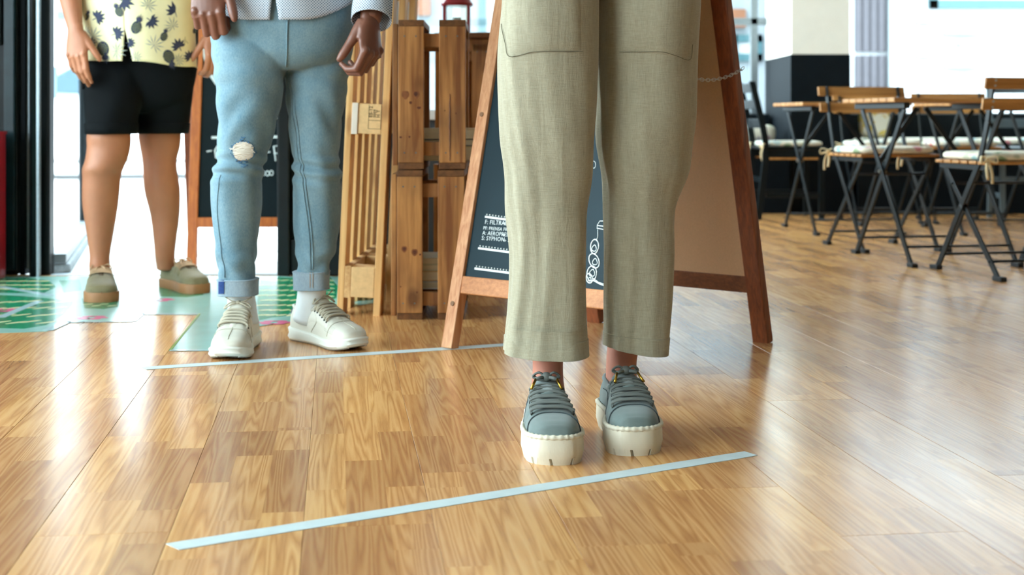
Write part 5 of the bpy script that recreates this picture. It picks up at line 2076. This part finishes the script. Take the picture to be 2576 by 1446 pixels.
for i in range(16):
    y = 358 + i * 2.9
    hw_ = (27 - 6 * (y - 358) / 46) * max(.05, 1 - abs((y - 381) / 24) ** 3) ** .5
    q.tube([jL.at(611 - hw_ + 2 * hw_ * k / 8, y + rt_.uniform(-.8, .8), .003) for k in range(9)], .0011, 5)
for (x, y, a) in ((592, 371, 2.7), (590, 376, 3.5), (630, 374, .9)):
    q.tube([jL.at(x + k * 4 * math.cos(a), y + k * 4 * math.sin(a) + (k % 2), .004) for k in range(4)], .001, 5)
q.link('loose_threads', plain('loose_threads', rgb(232, 228, 216), .9), torn, B2)
q = MB()
for i in range(34):
    a = 2 * PI * i / 34
    x, y = 611 + 29 * math.cos(a), 380 + 25 * math.sin(a)
    q.tube([jL.at(x, y, .002), jL.at(x + rt_.uniform(-5, 5), y + rt_.uniform(-3, 3), .0032)], .0016, 5)
for (x, y) in ((604, 408), (612, 412), (620, 406), (610, 418), (618, 414), (611, 345), (608, 350)):
    q.tube([jL.at(x - 4, y, .002), jL.at(x, y + 2, .003), jL.at(x + 5, y + 1, .002)], .0016, 5)
q.link('frayed_edge', plain('frayed_blue', rgb(70, 112, 146), .9), torn, B2)
# socks
for pts, r in (([(-.731, 3.735, .165), (-.727, 3.735, .13), (-.721, 3.735, .06)], .037), ([(-.545, 3.80, .175), (-.549, 3.81, .13), (-.558, 3.83, .06)], .039)):
    MB().tube(catmull(pts, 12), [r, r, r, r, r, r, r, r * 1.02, r * 1.04, r * 1.06, r * 1.1, r * 1.15], 24).link('sock', M['sock'], p2, B2, smooth=True)
white_sneaker(shC, p2, B2)
white_sneaker(shD, p2, B2)


# shirt, open at the front hem
def shirt_shell(rows, slit_c, slit_top, slit_half, hem, n=120, wob=None, hem_fn=None):
    """garment body as an open shell: columns run round from one front edge to the other; hem_fn(angle) gives the hem height"""
    R = catmull(rows, 60)
    zt, zb = R[0][0], R[-1][0]
    rs = []
    for j in range(n + 1):
        col = []
        for i in range(61):
            f = i / 60
            # angle from the slit edge all the way round
            a0 = -PI / 2
            top = zt
            aa = a0 + 2 * PI * j / n
            zbot = hem_fn(aa)
            z = top + (zbot - top) * f
            k = min(range(len(R)), key=lambda q: abs(R[q][0] - z))
            _, cx, cy, rx, ry = R[k]
            half = slit_half * max(0, min(1, (slit_top - z) / (slit_top - hem)))
            da = half / rx
            a = a0 + da + (2 * PI - 2 * da) * j / n
            w = wob(a, z) if wob else 0
            col.append(Vector((cx + math.cos(a) * (rx + w), cy + math.sin(a) * (ry + w), z)))
        rs.append(col)
    return rs


def ws(py, xl, xr, d, k):
    a, b = W(xl, py, d), W(xr, py, d)
    return (a.z, (a.x + b.x) / 2, d, (b.x - a.x) / 2, (b.x - a.x) / 2 * k)


DS = 3.765
rows = [(1.50, -.624, DS + .02, .10, .09), (1.45, -.624, DS + .02, .20, .12), (1.3, -.624, DS, .215, .15), (1.1, -.624, DS, .20, .15)] + [ws(-60, 528, 900, DS, .80), ws(0, 528, 899, DS, .80), ws(40, 530, 898, DS, .80), ws(80, 530, 898, DS, .80)]


def hem2(a):
    c_ = math.cos(a)
    zc = zat(49, 3.605)
    side = max(0, abs(c_) - .25) / .75
    return zc + .062 * side ** 2.2 + .012 * (1 if c_ > 0 else 0) * (c_ < .3) * 0


st = shirt_shell(rows, 0, zat(-40, 3.62), .012, zat(46, 3.62), 120, lambda a, z: .003 * math.sin(7 * a + 5 * z) + .0025 * math.sin(3 * a + 11 * z), hem2)
MB().rings(st, close=False).link('shirt', M['shirt_dot'], p2, B2, smooth=True, solid=.0015)
for arm, r1 in ((armL, .046), (armR, .046)):
    e = Vector(arm[2])
    cps = catmull([arm[0], arm[1], tuple(e)], 22)
    q = MB().tube(cps, [.064 - .0006 * i + .0012 * math.sin(i * 1.9) for i in range(22)], 24, cap=False)
    sl = q.link('sleeve', M['shirt_dot'], p2, B2, smooth=True, solid=.0015)
head_hair(p2, B2, -.624, 3.79, .90)

# ================================================================= man in black shorts
B3 = Vector((-1.30, 4.85, 0))
D3L, D3R, D3H = 4.80, 4.98, 4.90
bv = MB()
torso(bv, -1.30, 4.93, .90, 1.8, .215, .165, None)
s3L = Loft([(200, 252, 326, D3L + .05), (290, 236, 322, D3L + .01), (336, 221, 327, D3L), (370, 222, 325, D3L), (400, 218, 318, D3L, 1.05), (425, 209, 308, D3L, 1.05), (447, 207, 300, D3L, 1.1, .01), (510, 205, 293, D3L, 1.1, .018), (575, 214, 284, D3L, 1.12, .015), (640, 224, 274, D3L, 1.15, .01), (668, 223, 274, D3L, 1.2, .01), (690, 224, 274, D3L, 1.2, .015), (705, 226, 273, D3L, 1.15, .02)], 48, 120, 2.0, lambda a, z: .003 * math.exp(-((z - .50) / .05) ** 2) * math.cos(2 * a))
s3R = Loft([(200, 372, 444, D3R - .04), (290, 360, 448, D3R), (336, 350, 454, D3R), (370, 355, 450, D3R), (400, 360, 443, D3R, 1.05), (425, 361, 444, D3R, 1.05), (477, 362, 450, D3R, 1.1, .01), (543, 376, 448, D3R, 1.1, .018), (607, 385, 441, D3R, 1.12, .012), (650, 387, 436, D3R, 1.15, .02), (668, 387, 438, D3R, 1.2, .035), (682, 388, 440, D3R, 1.2, .04)], 48, 120, 2.0, lambda a, z: .003 * math.exp(-((z - .50) / .05) ** 2) * math.cos(2 * a))
s3L.build(bv)
s3R.build(bv)
f3L, f3R = W(160, -60, 4.76), Vector((-1.05, 4.88, 1.02))
bv.tube(catmull([(-1.49, 4.93, 1.43), (-1.555, 4.93, 1.2), tuple(f3L)], 14), [.05] * 14, 16)
bv.tube(catmull([(-1.11, 4.93, 1.43), (-1.045, 4.95, 1.2), tuple(f3R)], 14), [.05] * 14, 16)
body = MB()
add_volume(body, bv, .006, 5)
hv = MB()
wl3 = W(190, 72, 4.72)
hand(hv, wl3, (.93, -.34, .10), (.30, .92, -.05), 1.03, [(6, 18, 10), (12, 22, 12), (16, 26, 14), (18, 28, 16)], ((.55, .10, -.83), (-.12, .10), (-.06, .08)), W(158, -120, 4.78), (.026, .043))
wr3 = W(540, 75, 4.86)
hand(hv, wr3, (-.72, -.66, .0), (-.62, .74, -.1), 1.03, [(26, 42, 26), (28, 44, 26), (30, 46, 26), (32, 46, 26)], ((.60, .22, -.77), (-.16, .16), (-.04, .1)), W(560, -120, 4.9), (.026, .043))
add_volume(body, hv, .0026, 5)
p3 = tag(body.link('person', M['skin_tan'], None, B3, smooth=True), 'person in black shorts, pineapple print shirt and olive shoes standing on the floor vinyl', 'person')
p3.location = B3
q = MB()


def short_wob(s):
    return lambda a, z: .003 * math.sin(3 * a + 12 * z + s) + .0022 * math.sin(5 * a - 7 * z + s)


hL = Loft([(60, 214, 366, 4.88, .75), (130, 211, 366, 4.88, .78), (180, 212, 366, 4.86, .85), (240, 214, 357, 4.83, .95), (290, 217, 345, 4.805, 1.02), (336, 219, 340, 4.80, 1.05)], 80, 80, 2.2, short_wob(.2))
hR = Loft([(60, 352, 494, D3H, .75), (120, 352, 495, D3H, .8), (180, 354, 493, D3H, .88), (240, 352, 486, D3H + .03, .95), (290, 349, 479, D3H + .06, 1.0), (335, 350, 471, D3H + .07, 1.05)], 80, 80, 2.2, short_wob(1.7))
hipS = Loft([(-90, 226, 484, D3H, .62), (0, 216, 494, D3H, .64), (80, 212, 497, D3H, .62), (180, 214, 494, D3H, .56), (250, 240, 470, D3H, .5), (284, 320, 400, D3H, .8)], 70, 40, 2.2)
hL.build(q, True, True)
hR.build(q, True, True)
hipS.build(q)
vs_, fs_ = remeshed(q, .005, 8)
q = MB()
q.add(vs_, fs_)
so = q.link('shorts', M['shorts'], p3, B3, smooth=True)
for lg, y0, y1, ya in ((hL, 309, 337, 0), (hR, 309, 336, 0)):
    rr_ = []
    for y in (y0, y0 + 1.5, (y0 + y1) / 2, y1 - 1.5, y1, y1 - 2):
        zz = zat(y, lg.R[-1][2])
        i = min(range(len(lg.R)), key=lambda k: abs(lg.R[k][0] - zz))
        e = {0: -.001, 1: .004, 2: .0045, 3: .004, 4: .0, 5: -.008}[len(rr_)]
        rr_.append(lg.ring((zz,) + tuple(lg.R[i][1:]), e))
    MB().rings(rr_, False, False).link('turn_up', M['shorts'], so, B3, smooth=True)
MB().tube([hL.at(x, y, .002) for x, y in ((214, 192), (211, 200), (213, 210), (216, 222))], .006, 8).link('pocket_edge', M['shorts'], so, B3, smooth=True)

# pineapple shirt
D3S = 4.88
R3 = [(1.50, -1.30, 4.93, .10, .09), (1.45, -1.30, 4.93, .20, .12), (1.3, -1.30, 4.92, .215, .145), (1.1, -1.30, 4.90, .21, .145)] + [ws(-40, 200, 494, D3S, .80), ws(40, 199, 494, D3S, .80), ws(100, 203, 495, D3S, .80), ws(150, 208, 496, D3S, .80), ws(185, 210, 496, D3S, .80)]
zs_l, zs_r = zat(152, 4.715), zat(166, 4.715)


def hem3(a):
    c_ = math.cos(a)
    return zs_l + (zs_r - zs_l) * max(0, min(1, (c_ + .1) / 1.0)) - .002 * math.sin(6 * a)


wob3 = lambda a, z: .0035 * math.sin(6 * a + 4 * z) + .003 * math.sin(3 * a - 9 * z)
st = shirt_shell(R3, 0, zat(72, 4.7), .018, zat(150, 4.7), 130, wob3, hem3)
shirt3 = MB().rings(st, close=False).link('shirt', M['shirt_yellow'], p3, B3, smooth=True, solid=.0015)
Rd3 = catmull(R3, 80)


def on_shirt(px, py, off=.0018):
    d = 4.72
    for _ in range(4):
        p = W(px, py, d)
        k = min(range(len(Rd3)), key=lambda q: abs(Rd3[q][0] - p.z))
        _, cx, cy, rx, ry = Rd3[k]
        u = max(-.985, min(.985, (p.x - cx) / rx))
        a = -math.acos(u)
        w = wob3(a + (2 * PI if a < -PI / 2 else 0), p.z)
        d = cy - math.sqrt(1 - u * u) * (ry + w)
    nn = Vector((u / rx, -math.sqrt(1 - u * u) / ry, 0)).normalized()
    return Vector((p.x, d, p.z)) + nn * off


def motif_poly(mb, pts, off=.0018):
    c = (sum(p[0] for p in pts) / len(pts), sum(p[1] for p in pts) / len(pts))
    vs_ = [on_shirt(*c, off)] + [on_shirt(*p, off) for p in pts]
    n = len(pts)
    mb.add(vs_, [(0, i + 1, (i + 1) % n + 1) for i in range(n)])


def rot(p, a, c):
    return (c[0] + p[0] * math.cos(a) - p[1] * math.sin(a), c[1] + p[0] * math.sin(a) + p[1] * math.cos(a))


navy, olive_, grey_ = MB(), MB(), MB()


def pineapple(cx, cy, s, a):
    motif_poly(navy, [rot((s * 1.0 * math.cos(t), s * 1.3 * math.sin(t)), a, (cx, cy)) for t in [2 * PI * i / 16 for i in range(16)]])
    for i in range(-2, 3):
        for j in range(-3, 4):
            if (i * .38) ** 2 + (j * .36 / 1.3) ** 2 < .72:
                c = rot((s * .38 * (i + .5 * (j % 2)), s * .34 * j), a, (cx, cy))
                motif_poly(olive_, [rot((s * .15 * math.cos(t), s * .15 * math.sin(t)), a, c) for t in (0, PI / 2, PI, 3 * PI / 2)], .0024)
    for k in range(7):
        b = (-3 + k) * .28
        L = s * (1.7 - .22 * abs(k - 3))
        tip = (math.sin(b) * L, -s * 1.15 - math.cos(b) * L)
        motif_poly(navy, [rot(p, a, (cx, cy)) for p in ((-s * .28, -s * 1.0), (tip[0] * .55 - s * .12, -s * 1.15 - math.cos(b) * L * .5), tip, (tip[0] * .55 + s * .14, -s * 1.15 - math.cos(b) * L * .5), (s * .28, -s * 1.0))])


def sprig(cx, cy, s, a, mb, n=4):
    """palm leaf: narrow lobes fanned from the stalk"""
    for k in range(-n + 1, n):
        b = k * .52
        L = s * (2.3 - .16 * abs(k)) * (1 if mb is navy else 1.25)
        wd = s * (.34 if mb is navy else .14)
        d, nn = (math.sin(b), -math.cos(b)), (math.cos(b), math.sin(b))
        o_ = (0, s * .7)
        motif_poly(mb, [rot(p, a, (cx, cy)) for p in (o_, (o_[0] + d[0] * L * .55 - nn[0] * wd, o_[1] + d[1] * L * .55 - nn[1] * wd), (o_[0] + d[0] * L, o_[1] + d[1] * L), (o_[0] + d[0] * L * .55 + nn[0] * wd, o_[1] + d[1] * L * .55 + nn[1] * wd))])
    motif_poly(mb, [rot(p, a, (cx, cy)) for p in ((-s * .1, s * .5), (s * .1, s * .5), (s * .08, s * 1.7), (-s * .08, s * 1.7))])


for a in ((343, 69, 13, .35), (260, 122, 14.5, 2.9), (470, 100, 9, -.1), (424, 142, 13.5, 2.75), (218, 42, 7, .4), (205, 12, 7, .1), (489, 78, 5, .2), (300, 30, 10, -.5), (412, 92, 9, .3), (470, 20, 9, .5)):
    pineapple(*a)
for cx, cy, s, a in ((250, 42, 11, 1.1), (298, 83, 11, 1.25), (438, 22, 13, -.3), (384, 56, 11, 2.2), (447, 112, 11, -.5), (318, 5, 14, 1.9), (400, -30, 12, .4), (260, -40, 12, .8), (230, 105, 8, .3), (475, 140, 9, -.8), (330, 108, 8, 1.6), (485, 40, 8, .2)):
    sprig(cx, cy, s, a, navy)
for cx, cy, s, a in ((240, 88, 14, .9), (300, 128, 13, 1.5), (392, 108, 14, .7), (375, 8, 13, .5), (344, 140, 9, .4), (432, 60, 12, -.4), (452, 150, 10, 1.2), (216, 75, 8, .2)):
    sprig(cx, cy, s * .8, a, grey_, 5)
navy.link('printed_motifs', M['print_navy'], shirt3, B3)['kind'] = 'stuff'
olive_.link('printed_scales', M['print_olive'], shirt3, B3)['kind'] = 'stuff'
grey_.link('printed_fronds', M['print_grey'], shirt3, B3)['kind'] = 'stuff'
for sx_, arm in ((-1, [(-1.47, 4.93, 1.44), (-1.56, 4.93, 1.2)]), (1, [(-1.13, 4.93, 1.44), (-1.04, 4.95, 1.2)])):
    MB().tube(catmull(arm + [arm[-1]], 10)[:9], [.075] * 9, 20, cap=False).link('sleeve', M['shirt_yellow'], p3, B3, smooth=True, solid=.0015)
head_hair(p3, B3, -1.30, 4.93, .90)
shE = Shoe((-1.432, 4.90, 0), (-1.372, 4.612, 0), .292, .112, .034, PROF_SNEAK, 1, .004)
shF = Shoe((-1.268, 5.075, 0), (-1.085, 4.875, 0), .285, .104, .034, PROF_SNEAK, -1, .004)
olive_shoe(shE, p3, B3)
olive_shoe(shF, p3, B3)
